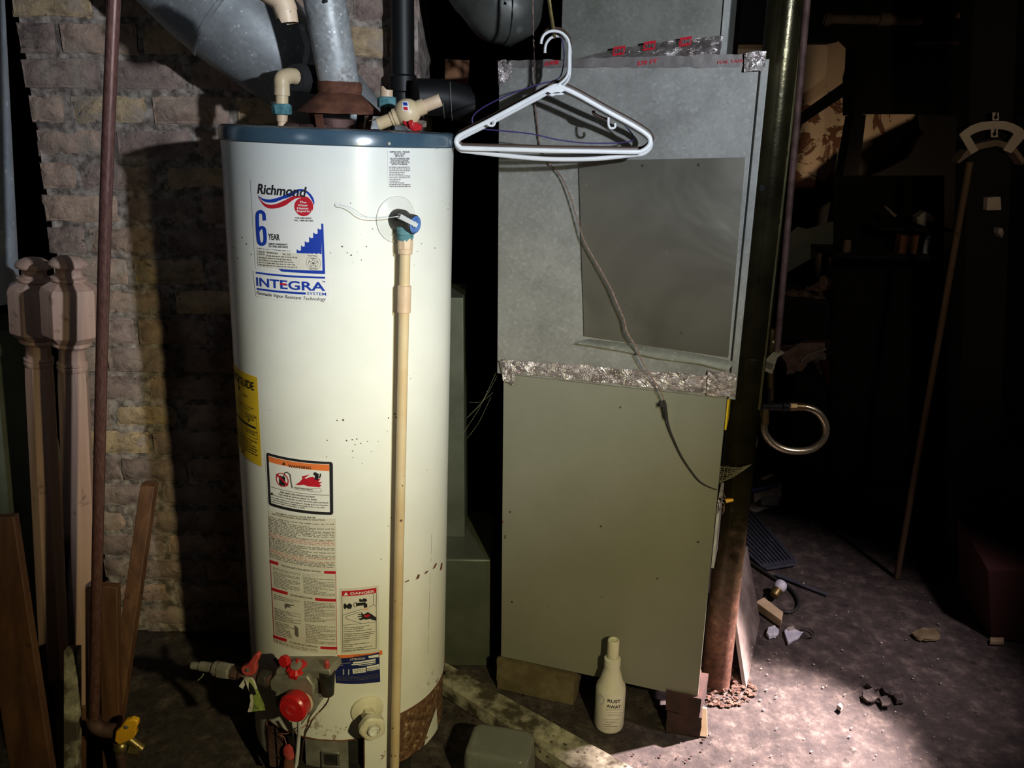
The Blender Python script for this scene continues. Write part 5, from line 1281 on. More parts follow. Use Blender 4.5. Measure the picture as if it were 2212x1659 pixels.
mb.prism([onfw(*q, -.026) for q in ((1436, 868), (1424, 870), (1427, 875), (1424, 878), (1436, 880))], (0, .001, 0)); obj('tape_wrap', mb, 'cord', tc, world=True)['label'] = 'black tape wrapped over the splice'
mb = MB(); mb.tube([onfw(*q) for q in ((1439, 895, -.018), (1446, 925, -.012), (1458, 955, -.010), (1472, 985, -.008), (1490, 1013, -.008), (1510, 1038, -.010), (1528, 1050, -.012), (1549, 1058, -.014))], [.0026, .0022, .002, .0022, .002, .0018, .0014, .0012], 8, sub=4); obj('lower_lead', mb, 'cord', tc, world=True)['label'] = 'black lower lead'
# wire nut and loose wires at the furnace side
wn = thing('wire_nut', 'yellow wire nut on loose wires at the right edge of the furnace', 'wire nut', FM @ Vector((sR+.012, .0, onf(1565, 1076).z)))
qn = onfw(1562, 1078, .0)+Vector((.004, -.01, 0)); mb = MB(); mb.rev([(.0055, 0), (.0045, .014), (.003, .019), (.001, .020)], qn, (1, -.1, .2), 12); obj('cap', mb, 'yellowp', wn, world=True)
for k in range(4):
    mb = MB(); rnd = random.Random(k+4); mb.tube([qn+Vector((-.012-.004*rnd.random(), .006, (.03-.02*k))), qn+Vector((-.004, .0, .014-.01*k)), qn+Vector((.002, .004, 0)) if k < 2 else qn+Vector((.006-.01*k*.3, .004, -.02-.006*k))], .001, 6, sub=4); obj('wire', mb, 'copperwire', wn, world=True)
# cobweb stretched between furnace and post
mb = MB(); A = onfw(1553, 1005, .0); B = onfw(1552, 1045, .0); Cw = cb+Vector((0, -.046, 0)); y_ = cb.y-.05; D1 = atY(1624, 1003, y_); D2 = atY(1612, 1012, y_)
def wf(u, v): p = A.lerp(B, v).lerp(D1.lerp(D2, v), u); return p+Vector((0, 0, -.006*math.sin(PI*u)+.004*math.sin(PI*u)*(v-.5)))
for k in range(15):
    v = k/14; mb.tube([wf(u/8, v+noise.noise(Vector((u*.7, k*3.3, 0)))*.15) for u in range(9)], .00035, 3)
for k in range(9):
    u = (k+.5)/9; mb.tube([wf(u+noise.noise(Vector((j*.9, k*3.3, 4)))*.06, j/5) for j in range(6)], .0003, 3)
tag(obj('cobweb', mb, 'web'), 'dusty cobweb stretched between furnace edge and steel post', 'cobweb', kind='stuff')

# ================================================================== FLOOR THINGS NEAR THE FURNACE
# plastic bottle
bb = atZ(1318, 1588, 0); bc = Vector((bb.x, bb.y+.038, 0)); br = .0415
bt = thing('spray_bottle', 'cream plastic bottle of rust remover standing before the furnace', 'bottle', bc)
def bz(py): return atY(1320, py, bc.y).z
zs_ = dict(sh=bz(1478), nk=bz(1440), ring=bz(1424), ct=bz(1382), cbm=bz(1408))
mb = MB(); H1, H2, H3, H4 = zs_['sh'], zs_['nk'], zs_['ring'], zs_['ct']
mb.rev([(.001, .002), (.034, .002), (.0395, .006), (br, .014), (br, H1-.012), (br-.002, H1), (br-.009, H1+.012), (.024, H2-.012), (.0205, H2), (.0205, H2+.004), (.0225, H2+.006), (.0225, H3+.004), (.016, H3+.008)], bc, (0, 0, 1), 48); obj('body', mb, 'bottle', bt, world=True)
mb = MB(); mb.rev([(.0155, H3+.006), (.0165, H3+.008), (.0160, H4-.002), (.0145, H4), (.011, H4), (.0105, H4-.003), (.001, H4-.003)], bc, (0, 0, 1), 32)
for v in mb.bm.verts:
    d_ = v.co-bc; an = math.atan2(d_.y, d_.x)
mb.jitter(.0002, 200); obj('cap', mb, 'whiteish', bt, world=True)
mb = MB(); ab_ = math.atan2(bc.x, -(-bc.y))  # direction to camera
cdx = math.atan2(-bc.x, -bc.y)
def bcyl(px, py):
    d = ray(px, py); o = CAM-bc; a = d.x**2+d.y**2; b = 2*(o.x*d.x+o.y*d.y); c = o.x**2+o.y**2-br*br; D = max(b*b-4*a*c, 0)
    t = (-b-math.sqrt(D))/2/a; p = o+d*t; return math.atan2(p.x, -p.y), p.z
def BPt(a, z, off): return bc+Vector((math.sin(a)*(br+off), -math.cos(a)*(br+off), z))
z3 = lambda x, y: (940+x/2.836, 1100+y/2.836)
def btx(s, L, R__, h, bold=.02, mi=0):
    a0, z0 = bcyl(*z3(*L)); a1, z1_ = bcyl(*z3(*R__)); w = (a1-a0)*br
    if w > 0: text(mb, s, lambda u, v: BPt(a0+u/br, z0+(z1_-z0)*u/w+v, .0006), mi, w, h, bold)
btx('RUST', (1056, 1179), (1134, 1183), .0100, .03); btx('AWAY', (1050, 1211), (1136, 1214), .0100, .03)
obj('lettering', mb, 'ink', bt, world=True, smooth=False)
mb = MB(); rnd = random.Random(2)
for y0, x0, x1 in ((1230, 1045, 1135), (1248, 1055, 1150), (1262, 1060, 1140), (1290, 1030, 1125), (1306, 1045, 1112), (1320, 1030, 1080), (1332, 1040, 1120), (1346, 1030, 1070)):
    x = x0
    while x < x1:
        L = 5+rnd.random()*10; a0, z0 = bcyl(*z3(x, y0)); a1, z1_ = bcyl(*z3(min(x+L, x1), y0)); t = .0012 if y0 != 1306 else .0018
        mb.face([mb.v(BPt(a0, z0, .0006)), mb.v(BPt(a1, z1_, .0006)), mb.v(BPt(a1, z1_+t, .0006)), mb.v(BPt(a0, z0+t, .0006))]); x += L+3
obj('fine_print', mb, 'inkgrey', bt, world=True, smooth=False)
M['palelabel'] = mat('faded_label_art', (.50, .53, .53), .5, 0, (.42, .46, .48), 60)
mb = MB(); a0, z0 = bcyl(*z3(1015, 1165))
mb.face([mb.v(BPt(a0+math.cos(2*PI*k/20)*.012/br, z0+math.sin(2*PI*k/20)*.016, .0004)) for k in range(20)]); obj('faded_mark', mb, 'palelabel', bt, world=True, smooth=False)
# cloudy plastic tub upside down
tp = [atZ(1014, 1562, .13), atZ(1146, 1582, .13), atZ(1160, 1648, .13), atZ(1000, 1622, .13)]
cen = sum(tp, Vector())/4; ux = ((tp[1]-tp[0])+(tp[2]-tp[3])).normalized(); uy_ = Vector((-ux.y, ux.x, 0)); hw = (tp[1]-tp[0]).length/2; hd = .060
mb = MB()
def rr2(sx, sy, z, r=.022, n=6):
    out = []
    for qx, qy, a0 in ((1, 1, 0), (-1, 1, PI/2), (-1, -1, PI), (1, -1, 3*PI/2)):
        for k in range(n+1): a = a0+PI/2*k/n; out.append(cen*1+ux*(qx*(sx-r)+math.cos(a)*r)+uy_*(qy*(sy-r)+math.sin(a)*r)+Vector((0, 0, z-.13)))
    return out
lv = [(hw*1.10, hd*1.12, .0), (hw*1.10, hd*1.12, .004), (hw*1.06, hd*1.06, .006), (hw*1.01, hd*1.0, .110), (hw*.98, hd*.97, .124), (hw*.92, hd*.90, .130), (hw*.80, hd*.78, .131)]
rg = [[mb.v(p) for p in rr2(*l)] for l in lv]
for a, b in zip(rg, rg[1:]):
    for i in range(len(a)): mb.face([a[i], a[(i+1) % len(a)], b[(i+1) % len(a)], b[i]])
mb.face(rg[-1])
tag(obj('plastic_tub', mb, 'frost', ang=60), 'cloudy plastic tub upside down on the floor beside the plank', 'tub')
# worn plank
zP = .045
P = [atZ(961, 1431, zP), atZ(1390, 1671, zP), atZ(1285, 1690, zP), atZ(955, 1474, zP)]
mb = MB()
def pf(u, v): return P[0].lerp(P[1], u).lerp(P[3].lerp(P[2], u), v)+Vector((0, 0, noise.noise(Vector((u*14, v*3, 0)))*.002))
mb.grid(pf, 40, 6); mb.grid(lambda u, v: pf(u, 1)+Vector((0, 0, -.044*v)), 40, 2); mb.grid(lambda u, v: pf(u, 0)+Vector((0, 0, -.044*v)), 40, 2)
mb.grid(lambda u, v: pf(1, u)+Vector((0, 0, -.044*v)), 4, 2); mb.grid(lambda u, v: pf(0, u)+Vector((0, 0, -.044*v)), 4, 2)
bmesh.ops.remove_doubles(mb.bm, verts=mb.bm.verts[:], dist=.0005)
tag(obj('plank', mb, 'plank', ang=40), 'worn plank with flaking pale paint lying on the floor between heater and furnace', 'plank')
# return duct behind the heater
rd = thing('return_duct', 'grey green sheet metal duct standing in the dark between heater and furnace', 'duct', atZ(1010, 1455, 0))
A = atZ(1060, 1449, 0); yb = A.y+.02; xr = A.x; zt_ = atY(1062, 1209, yb).z; zsh = atY(968, 1160, yb+.1).z
mb = MB(); xl = xr-.20; mb.hexa([(xl, yb, 0), (xr, yb, 0), (xr, yb+.30, 0), (xl, yb+.30, 0), (xl, yb, zt_), (xr, yb, zt_), (xr, yb+.30, zt_), (xl, yb+.30, zt_)]); obj('lower_box', mb, 'greengrey', rd, world=True, bev=.006)
xk = atY(1005, 1160, yb+.12).x; mb = MB(); mb.hexa([(xl, yb, zt_), (xr, yb, zt_), (xr, yb+.3, zt_), (xl, yb+.3, zt_), (xl, yb+.10, zsh), (xk, yb+.10, zsh), (xk, yb+.3, zsh), (xl, yb+.3, zsh)]); obj('shoulder', mb, 'greengrey', rd, world=True, bev=.002)
mb = MB(); mb.b2((xl, yb+.10, zsh), (xk, yb+.3, atY(1005, 640, yb+.12).z)); obj('riser', mb, 'greengrey', rd, world=True, bev=.002)

# ================================================================== LEFT SIDE
# turned newel posts leaning on the wall
def newel(m, label, name='newel_post'):
    t = thing(name, label, 'newel post', m, 'turned newel posts leaning left of the heater')
    Lt = NL
    def z(f): return Lt*f
    mb = MB(); h0 = Lt-.048
    mb.rev([(.026, h0), (.034, h0+.003), (.034, h0+.008), (.026, h0+.011), (.0235, h0+.017), (.024, h0+.024), (.028, h0+.029), (.0350, h0+.031), (.0365, h0+.035), (.032, h0+.042), (.02, h0+.049), (.001, h0+.052)], n=36); obj('finial', mb, 'wood', t)
    mb = MB(); b1 = h0; b0 = b1-.125
    mb.rev([(.040, b0), (.0535, b0+.014), (.0545, b0+.018), (.0545, b1-.020), (.052, b1-.012), (.030, b1+.001)], n=8, ph=PI/8); obj('head_block', mb, 'wood', t, ang=20, bev=.001)
    mb = MB(); c = b0
    mb.rev([(.030, c+.001), (.037, c-.002), (.037, c-.009), (.030, c-.013), (.0255, c-.02), (.026, c-.045), (.030, c-.048), (.030, c-.052), (.027, c-.054), (.030, c-.057), (.030, c-.062), (.028, c-.066)], n=32); obj('collar', mb, 'wood', t)
    mb = MB(); mb.rev([(.0285, c-.064), (.030, c-.10), (.0345, .42), (.036, .30)], n=8, ph=PI/8); obj('shaft', mb, 'wood', t, ang=20, bev=.0008)
    mb = MB(); mb.box((0, 0, .15), (.075, .075, .30)); obj('foot_block', mb, 'wooddark', t, bev=.003)
    return t
ny = 1.66
tB = atY(147, 556, ny); bB = atY(184, 1420, ny+.01); ax = (tB-bB).normalized(); k = tB.z/ax.z; bB0 = tB-ax*k; NL = k
rz = Matrix.Rotation(R_(14), 4, 'Z')
n1 = newel(frame(bB0, ax) @ rz, 'right one of two bare wooden newel posts, whose head is fully visible')
tA = atY(72, 560, ny+.10); bA = atY(118, 1420, ny+.12); axA = (tA-bA).normalized(); kA = tA.z/axA.z; bA0 = tA-axA*NL
n2 = copy_tree(n1, None, frame(bA0+Vector((0, 0, -bA0.z*0)), axA) @ Matrix.Rotation(R_(-22), 4, 'Z')); n2['label'] = 'left one of two bare wooden newel posts, half behind the other'
# brown iron gas pipe with yellow cock
gy = 1.50
gtop = atY(250, -90, gy); gb = atY(203, 1560, gy)
gpip = thing('iron_riser_pipe', 'brown iron pipe rising in front of the brick wall and newel posts', 'pipe', gb)
mb = MB(); mb.tube([gtop, atY(225, 560, gy), gb], .0107, 16, sub=8); obj('pipe', mb, 'pipe', gpip, world=True)
mb = MB(); mb.tube([gb+Vector((0, 0, .012)), gb, gb+Vector((.006, 0, -.012)), gb+Vector((.02, 0, -.02)), gb+Vector((.05, 0, -.022))], .016, 16, sub=3); obj('elbow', mb, 'rustdark', gpip, world=True)
gv = thing('gas_cock', 'small gas valve with yellow handle low on the brown pipe at left', 'valve', gb+Vector((.06, 0, -.03)))
c_ = atY(262, 1612, gy-.0); mb = MB(); mb.cyl(gb+Vector((.052, 0, -.022)), c_+Vector((.045, 0, -.006)), .011, n=16); mb.sphere(c_, .017, 16); mb.cyl(c_+Vector((.02, 0, -.003)), c_+Vector((.042, 0, -.007)), .0165, n=6); obj('valve_body', mb, 'brass', gv, world=True)
mb = MB(); hpx = [(246, 1602), (250, 1580), (262, 1570), (270, 1558), (284, 1554), (297, 1558), (297, 1568), (292, 1576), (294, 1586), (288, 1596), (276, 1602), (258, 1610)]
mb.prism([atY(x, y, gy-.030) for x, y in hpx], (0, .014, 0)); obj('handle', mb, 'yellowp', gv, world=True, bev=.003)['label'] = 'bright yellow lever handle'
mb = MB(); mb.cyl(atY(273, 1570, gy-.031), atY(273, 1570, gy-.029), .005, n=12); obj('handle_screw', mb, 'castiron', gv, world=True)
mb = MB(); mb.cyl(gb+Vector((.045, 0, -.030)), (gb.x+.045, gb.y, 0), .0107, n=14); obj('drop_leg', mb, 'rustdark', gpip, world=True)
# shiny blue-grey duct at the left frame edge
mb = MB(); y = 1.95; mb.cyl(atY(-125, -100, y), atY(-72, 640, y), .11, n=48)
tag(obj('vertical_duct', mb, 'ductblue'), 'pale blue grey round duct at the far left edge', 'duct')
mb = MB(); y = 1.97; a0 = atY(-45, 700, y); mb.cyl(a0, (a0.x+.02, y, 0.0), .12, n=32)
tag(obj('lower_duct', mb, 'greengrey'), 'dull dark metal cylinder under the pale duct at the left edge', 'duct')
# boards leaning at the lower left
def board(name, label, pT, pB, w, y0, y1, m, th=.02, cat='board', tw=0):
    a, b = atY(*pT, y0), atY(*pB, y1); d = (a-b).normalized(); k = b.z/d.z
    b = b-d*k; n_ = Vector((0, 1, 0)); s_ = d.cross(n_).normalized()*w/2
    if tw: s_ = Matrix.Rotation(tw, 3, d) @ s_; n_ = d.cross(s_).normalized()
    mb = MB(); mb.hexa([b-s_, b+s_, b+s_+n_*th, b-s_+n_*th, a-s_, a+s_, a+s_+n_*th, a-s_+n_*th])
    return tag(obj(name, mb, m, bev=.002), label, cat)
board('board', 'brown board leaning outward right of the iron pipe', (318, 1050), (262, 1440), .034, 1.86, 1.70, 'wooddark', .03)
board('board', 'short brown board leaning close behind the iron pipe', (232, 1268), (238, 1560), .040, 1.57, 1.55, 'wooddark', .02)
board('board', 'wide brown board leaning at the lower left corner', (-18, 1120), (40, 1500), .085, 1.45, 1.38, 'wooddark', .02)
board('board', 'dark board leaning between the newel posts', (128, 1000), (140, 1400), .014, 1.90, 1.86, 'wooddark', .02)
board('board', 'pale streaked board low under the newel posts', (152, 1405), (152, 1590), .032, 1.58, 1.50, 'plank', .02)
mb = MB(); y = 1.95
mb.tube([atY(28, 1226, y), atY(32, 1200, y), atY(50, 1185, y), atY(72, 1168, y), atY(86, 1158, y)], [.022, .020, .018, .016, .015], 16, sub=3)
tag(obj('white_pipe', mb, 'whiteish'), 'curved white plastic pipe behind the posts at left', 'pipe')
# gas supply union, shut-off and tag left of the gas valve
sv = thing('gas_shutoff', 'grey pipe union and red handled gas shut-off left of the heater', 'valve', W_(G @ gp(420, 360, .06)))
def gw(X, Y, d): return W_(G @ gp(X, Y, d))
mb = MB(); mb.cyl(gw(130, 300, .07), gw(250, 318, .07), .0115, n=16); mb.cyl(gw(60, 296, .07), gw(140, 302, .07), .009, n=12); obj('inlet_pipe', mb, 'grey', sv, world=True)
mb = MB(); a_, b_ = gw(240, 316, .07), gw(320, 336, .07); d_ = (b_-a_).normalized(); mb.cyl(a_, b_, .0175, n=8); mb.cyl(gw(285, 328, .07), gw(375, 345, .07), .0205, .0195, n=6, ph=.4); mb.cyl(gw(370, 345, .07), gw(400, 352, .07), .014, n=8); obj('union', mb, 'grey', sv, world=True, bev=.0015)
mb = MB(); mb.cyl(gw(390, 352, .07), gw(450, 364, .07), .0155, .0150, n=8); mb.sphere(gw(500, 372, .07), .021, 16); mb.cyl(gw(540, 385, .07), gw(580, 395, .07), .015, n=8); mb.cyl(gw(570, 392, .07), gw(700, 420, .07), .0125, n=16); obj('valve_body', mb, 'rustdark', sv, world=True)
mb = MB(); mb.cyl(gw(620, 400, .07), gw(690, 415, .07), .020, n=8); obj('coupling', mb, 'dark', sv, world=True, bev=.002)
mb = MB(); H_ = [(455, 325), (470, 305), (510, 290), (540, 245), (570, 205), (590, 198), (605, 212), (602, 238), (575, 290), (580, 330), (572, 365), (545, 385), (500, 385), (468, 365)]
mb.prism([gw(x, y, .098) for x, y in H_], W_((0, 0, 0))*0+(HM.to_3x3() @ (G.to_3x3() @ Vector((0, .014, 0))))); obj('handle', mb, 'redfaded', sv, world=True, bev=.003)['label'] = 'red lever handle'
mb = MB(); mb.cyl(gw(515, 335, .099), gw(515, 335, .101), .004, n=10); obj('handle_screw', mb, 'castiron', sv, world=True)
tg = thing('hanging_tag', 'green and white paper tag hanging from the red gas handle', 'tag', gw(550, 500, .1))
mb = MB()
TL_ = [(478, 395), (500, 440), (530, 520), (538, 590), (515, 680)]; TR_ = [(552, 392), (575, 420), (600, 500), (635, 580), (662, 640)]
mb.mi = 0; nI = 24
def tf(u, v): a, b = pl(TL_, v), pl(TR_, v); q = lerp(a, b, u); return gw(q[0], q[1]+ (40*u if v > .95 else 0)*.6, .105+.012*math.sin(v*5+u))
mb.grid(tf, 8, nI)
for f in mb.bm.faces:
    c = f.calc_center_median(); 
for i, f in enumerate(list(mb.bm.faces)):
    col, row = i % 8, i//8
    f.material_index = 1 if (row > nI*.45 and col > 1) or (row > 2 and 2 < col < 6 and row < nI*.6) else 0
obj('paper', mb, ['paperold', 'taggreen'], tg, world=True)
mb = MB(); mb.prism([gw(x, y, .11) for x, y in ((442, 468), (480, 412), (498, 445), (475, 490))], (0, .001, 0)); obj('folded_corner', mb, 'paperold', tg, world=True)
mb = MB(); q_ = [gw(530, 430, .12), gw(565, 480, .122), gw(585, 530, .122), gw(560, 545, .122), gw(530, 490, .12)]; mb.prism(q_, (0, .0006, 0)); obj('dark_print', mb, 'ink', tg, world=True)
mb = MB(); A_ = gw(572, 640, .122); B_ = gw(612, 668, .122); w = (B_-A_).length; ux_ = (B_-A_)/w; 
text(mb, '(57)', lambda u, v: A_+ux_*u+Vector((0, -.002, v)), 0, w, .009, .01); obj('handwriting', mb, 'ink', tg, world=True, smooth=False)
mb = MB(); mb.tube([gw(150, 365, .08), gw(142, 385, .08), (gw(125, 400, .08)), gw(105, 418, .08)], .0012, 6, sub=4); tag(obj('loose_wire', mb, 'web'), 'short pale wire dangling under the grey pipe union', 'wire')

# ================================================================== BACK ROOM, RIGHT
def poly(name, label, cat, pts, y, m, th=.04, kind=None, **kw):
    mb = MB(); mb.prism([atY(*p, y) for p in pts], (0, th, 0)); o = obj(name, mb, m, smooth=False, **kw); return tag(o, label, cat)
poly('timber_header', 'dark timber header across the top of the back room', 'beam',
     [(1560, -90), (2330, -90), (2330, 247), (1871, 247), (1843, 250), (1843, 166), (1848, 145), (1850, 100), (1835, 85), (1822, 72), (1818, 85), (1805, 92), (1560, 92)], 3.75, 'woodblack', .12)  # beam, its outline extended down at right to stand for the darkness there
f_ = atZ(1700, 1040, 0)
poly('timber_post', 'dark timber post standing in front of the peeling plaster', 'post', [(1843, 251), (1871, 248), (1854, 387), (1833, 560), (1795, 960), (1762, 960), (1790, 560), (1813, 420)], 3.76, 'woodblack', .09)
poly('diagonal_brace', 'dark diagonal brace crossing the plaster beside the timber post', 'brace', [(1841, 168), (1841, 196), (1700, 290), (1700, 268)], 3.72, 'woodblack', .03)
poly('dark_fill_sheet', 'added dark sheet standing for the darkness below and beside the peeling plaster patch', 'partition', [(1993, 248), (2330, 248), (2330, 1030), (1640, 1030), (1660, 512), (1700, 500), (1745, 468), (1790, 438), (1850, 392), (1905, 370), (1960, 342), (1985, 300), (1998, 286)], 4.02, 'woodblack', .05)  # near-black sheet cut to the shape of the dark area, added as fill
poly('grey_panel', 'dull grey sheet leaning in the dark behind the steel post', 'panel', [(1690, 520), (1722, 490), (1745, 495), (1800, 478), (1800, 530), (1695, 592)], 3.4, 'greengrey', .01)
# rubble heap in the dark opening
mb = MB(); rnd = random.Random(9)
for k in range(60):
    x, y_ = 1700+rnd.random()*105, 590+rnd.random()*60
    if y_ < 640-.5*(x-1700): continue
    mb.sphere(atY(x, y_, 3.5+rnd.random()*.1), .012+.022*rnd.random(), 6, (1.2, 1, .8))
mb.jitter(.010, 40)
M['rubblem'] = mat('brown_rubble', (.12, .07, .05), .95, 0, (.24, .17, .13), 20)
tag(obj('rubble_heap', mb, 'rubblem', ang=20), 'heap of brown rubble on a dark ledge behind the steel post', 'rubble', kind='stuff')
poly('rubble_ledge', 'dark ledge carrying the heap of brown rubble', 'ledge', [(1690, 640), (1830, 655), (1830, 735), (1690, 735)], 3.46, 'woodblack', .32)
# overhead pipes
def pipe(name, label, pts, y, r, m, cat='pipe'):
    mb = MB(); mb.tube([atY(*p, y) for p in pts], r, 14); return tag(obj(name, mb, m), label, cat)
M['dimpipe'] = mat('dusty_beige_pipe', (.22, .16, .11), .7, 0, (.14, .10, .07), 12)
op = thing('overhead_pipe', 'dusty beige pipe running level under the dark timber header', 'pipe', atY(1890, 42, 3.6))
mb = MB(); mb.cyl(atY(1776, 41, 3.731), atY(1990, 44, 3.731), .019, n=16); obj('pipe', mb, 'dimpipe', op, world=True)
for a_, b_, r_ in ((1780, 1794, .026), (1898, 1922, .026)):
    mb = MB(); mb.cyl(atY(a_, 41.5, 3.724), atY(b_, 42, 3.724), r_, n=16); obj('coupling', mb, 'dimpipe', op, world=True)
pipe('short_pipe', 'short pale pipe end hanging beside the rusty bracket at upper right', [(2066, 33), (2110, 40), (2146, 44)], 3.74, .010, 'dimpipe')
pipe('rusty_pipe_hanger', 'thin rusty pipe bent up at its right end under the header', [(1976, 91), (2042, 90), (2100, 96), (2108, 92), (2108, 62)], 3.742, .008, 'rustdark')
# garden hose bracket on a dark post with a wooden stick below
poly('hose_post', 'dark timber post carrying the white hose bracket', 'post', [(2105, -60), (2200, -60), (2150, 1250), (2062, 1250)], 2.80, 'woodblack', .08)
z4 = lambda x, y: (1600+x/3.614, y/3.614)
hb = thing('hose_bracket', 'arched white metal hose bracket hung on the dark post at right edge', 'bracket', atY(2150, 300, 2.77))
out = [(1708, 1050), (1745, 1018), (1800, 980), (1870, 955), (1960, 945), (2060, 945), (2130, 965), (2195, 1000), (2240, 1050)]
inn = [(1790, 1062), (1815, 1046), (1850, 1030), (1900, 1016), (1960, 1008), (2040, 1010), (2080, 1018), (2110, 1030), (2135, 1046)]
mb = MB()
for (a, b), (c, d) in zip(zip(out, out[1:]), zip(inn, inn[1:])): mb.prism([atY(*z4(*p), 2.74) for p in (a, b, d, c)], (0, .006, 0))
mb.prism([atY(*z4(*p), 2.74) for p in ((1708, 1050), (1790, 1062), (1858, 1172), (1800, 1207))], (0, .006, 0)); mb.prism([atY(*z4(*p), 2.74) for p in ((2135, 1046), (2240, 1050), (2112, 1196), (2050, 1170))], (0, .006, 0))
bmesh.ops.remove_doubles(mb.bm, verts=mb.bm.verts[:], dist=.0004)
M['bracketm'] = mat('cream_painted_steel', (.50, .43, .34), .6, 0, (.42, .35, .27), 12)
obj('arch', mb, 'bracketm', hb, world=True, smooth=False)
mb = MB(); P_ = [(1690, 1270), (1760, 1180), (1850, 1120), (2000, 1090), (2110, 1120), (2160, 1165), (2215, 1240)]
for a, b in zip(P_, P_[1:]): mb.prism([atY(*z4(*p), 2.745) for p in (a, b, (b[0]+(2000-b[0])*.04, b[1]+48), (a[0]+(2000-a[0])*.04, a[1]+ (48 if a[0] > 1700 else 6)))], (0, .05, 0))
bmesh.ops.remove_doubles(mb.bm, verts=mb.bm.verts[:], dist=.0004); obj('saddle', mb, 'dimpipe', hb, world=True, smooth=False)
for q_ in (((1968, 878), (2016, 878), (2016, 940), (1968, 940)), ((1955, 1008), (2008, 1008), (2008, 1072), (1955, 1072))):
    mb = MB(); mb.prism([atY(*z4(*p), 2.738) for p in q_], (0, .004, 0)); o_ = obj('mounting_tab', mb, 'bracketm', hb, world=True, smooth=False)
    cx_, cy2 = (q_[0][0]+q_[1][0])/2, (q_[0][1]+q_[2][1])/2; mb = MB(); p = atY(*z4(cx_, cy2+6), 2.7375); mb.cyl(p, p+Vector((0, .0004, 0)), .006, n=12); mb.box(p+Vector((0, .0002, .008)), (.005, .0004, .014)); obj('keyhole', mb, 'woodblack', o_, world=True)
M['stick'] = streaks('weathered_stick', (.07, .04, .02), (.10, .06, .03), (.14, .085, .045), .75)
a, b = atY(2095, 350, 2.66), atY(2022, 765, 2.70); d = (b-a).normalized(); mb = MB(); mb.cyl(a, b+d*((b.z)/-d.z), .0105, n=12)
tag(obj('wooden_stick', mb, 'stick'), 'long wooden stick leaning below the white hose bracket', 'stick')
# shelf with odds and ends
shelf_y = 3.15
poly('dark_shelf', 'dark shelf in the shadows left of the wooden stick', 'shelf', [(1800, 549), (2010, 552), (2010, 562), (1800, 559)], shelf_y, 'woodblack', .25)
poly('upright_board', 'dark board standing behind the small things on the shelf', 'board', [(1800, 380), (2040, 380), (2040, 1040), (1800, 1040)], shelf_y+.26, 'woodblack', .02)
def zsh_(px, py): return atY(px, py, shelf_y+.06)
mb = MB(); p = zsh_(1827, 549); mb.rev([(.014, 0), (.016, .003), (.016, .040), (.013, .044), (.013, .055), (.001, .055)], p+Vector((0, 0, .0)), (0, 0, 1), 16); tag(obj('small_jar', mb, 'dimpipe'), 'small pale jar at the left end of the dark shelf', 'jar')
mb = MB(); p = zsh_(1954, 549); mb.box(p+Vector((0, 0, .038)), (.068, .05, .074)); tag(obj('small_box', mb, 'cardbrown', bev=.002), 'small brown box on the dark shelf', 'box')
mb = MB(); p = zsh_(1998, 550); mb.rev([(.011, 0), (.012, .002), (.012, .056), (.006, .064), (.006, .072), (.001, .072)], p, (.05, 0, 1), 14); tag(obj('small_tube', mb, 'paperblue'), 'slim pale blue bottle beside the small brown box', 'bottle')
poly('shelf_rail', 'thin dark rail above the small brown box', 'rail', [(1900, 492), (2060, 496), (2060, 502), (1900, 498)], shelf_y+.05, 'woodblack', .2)
mb = MB(); mb.prism([atY(*p, shelf_y+.08) for p in ((1981, 470), (2000, 456), (2018, 466), (2022, 484), (2010, 494), (1983, 484))], (0, .05, 0)); tag(obj('crumpled_paper', mb, 'whitedirty', bev=.004), 'crumpled cream paper on the rail above the shelf', 'paper')
mb = MB(); mb.prism([atY(*p, shelf_y+.07) for p in ((1908, 444), (1916, 446), (1938, 466), (1932, 469))], (0, .01, 0)); tag(obj('metal_strip', mb, 'dimpipe'), 'thin pale metal strip leaning above the shelf', 'strip')
mb = MB(); mb.prism([atY(*p, 2.775) for p in ((2134, 427), (2162, 425), (2164, 454), (2132, 455))], (0, .027, 0)); tag(obj('wall_box', mb, 'bracketm', bev=.002), 'small pale square box fixed on the dark post under the hose bracket', 'box')
mb = MB(); mb.prism([atY(*p, 2.77) for p in ((2158, 494), (2166, 493), (2168, 504), (2165, 514), (2157, 504))], (0, .032, 0)); tag(obj('paper_label', mb, 'whitedirty'), 'tiny white paper stuck on the dark post', 'paper')
# crate with rags and a red tool, in the dark
mb = MB(); A = atY(1690, 1062, 3.5); B = atY(1850, 1062, 3.5); zt2 = atY(1760, 806, 3.5).z; mb.b2((A.x, 3.5, .0), (B.x, 3.74, zt2)); tag(obj('dark_crate', mb, 'woodblack', bev=.005), 'dark crate in the shadows carrying a heap of rags', 'crate')
def rag(name, label, pts, y, m, seed, cat='rag'):
    mb = MB(); mb.prism([atY(*p, y) for p in pts], (0, .12, 0)); bmesh.ops.triangulate(mb.bm, faces=mb.bm.faces[:]); mb.subd(3); mb.jitter(.018, 14, seed); mb.jitter(.006, 50, seed)
    return tag(obj(name, mb, m, ang=60), label, cat)
rag('rag', 'brownish rag heaped on the dark crate, nearer the steel post', [(1694, 760), (1740, 738), (1775, 727), (1800, 738), (1790, 756), (1740, 780), (1730, 812), (1700, 812)], 3.52, 'pinkcloth', 1)
rag('rag', 'paler rag at the right end of the dark crate', [(1770, 774), (1808, 752), (1825, 755), (1842, 765), (1838, 792), (1800, 808), (1770, 806)], 3.50, 'whitedirty', 2)
mb = MB(); mb.tube([atY(*p, 3.505) for p in ((1730, 781), (1745, 768), (1765, 760), (1785, 754))], .005, 8, sub=3); tag(obj('pale_strap', mb, 'whitedirty'), 'thin pale strap lying over the brownish rag', 'strap')
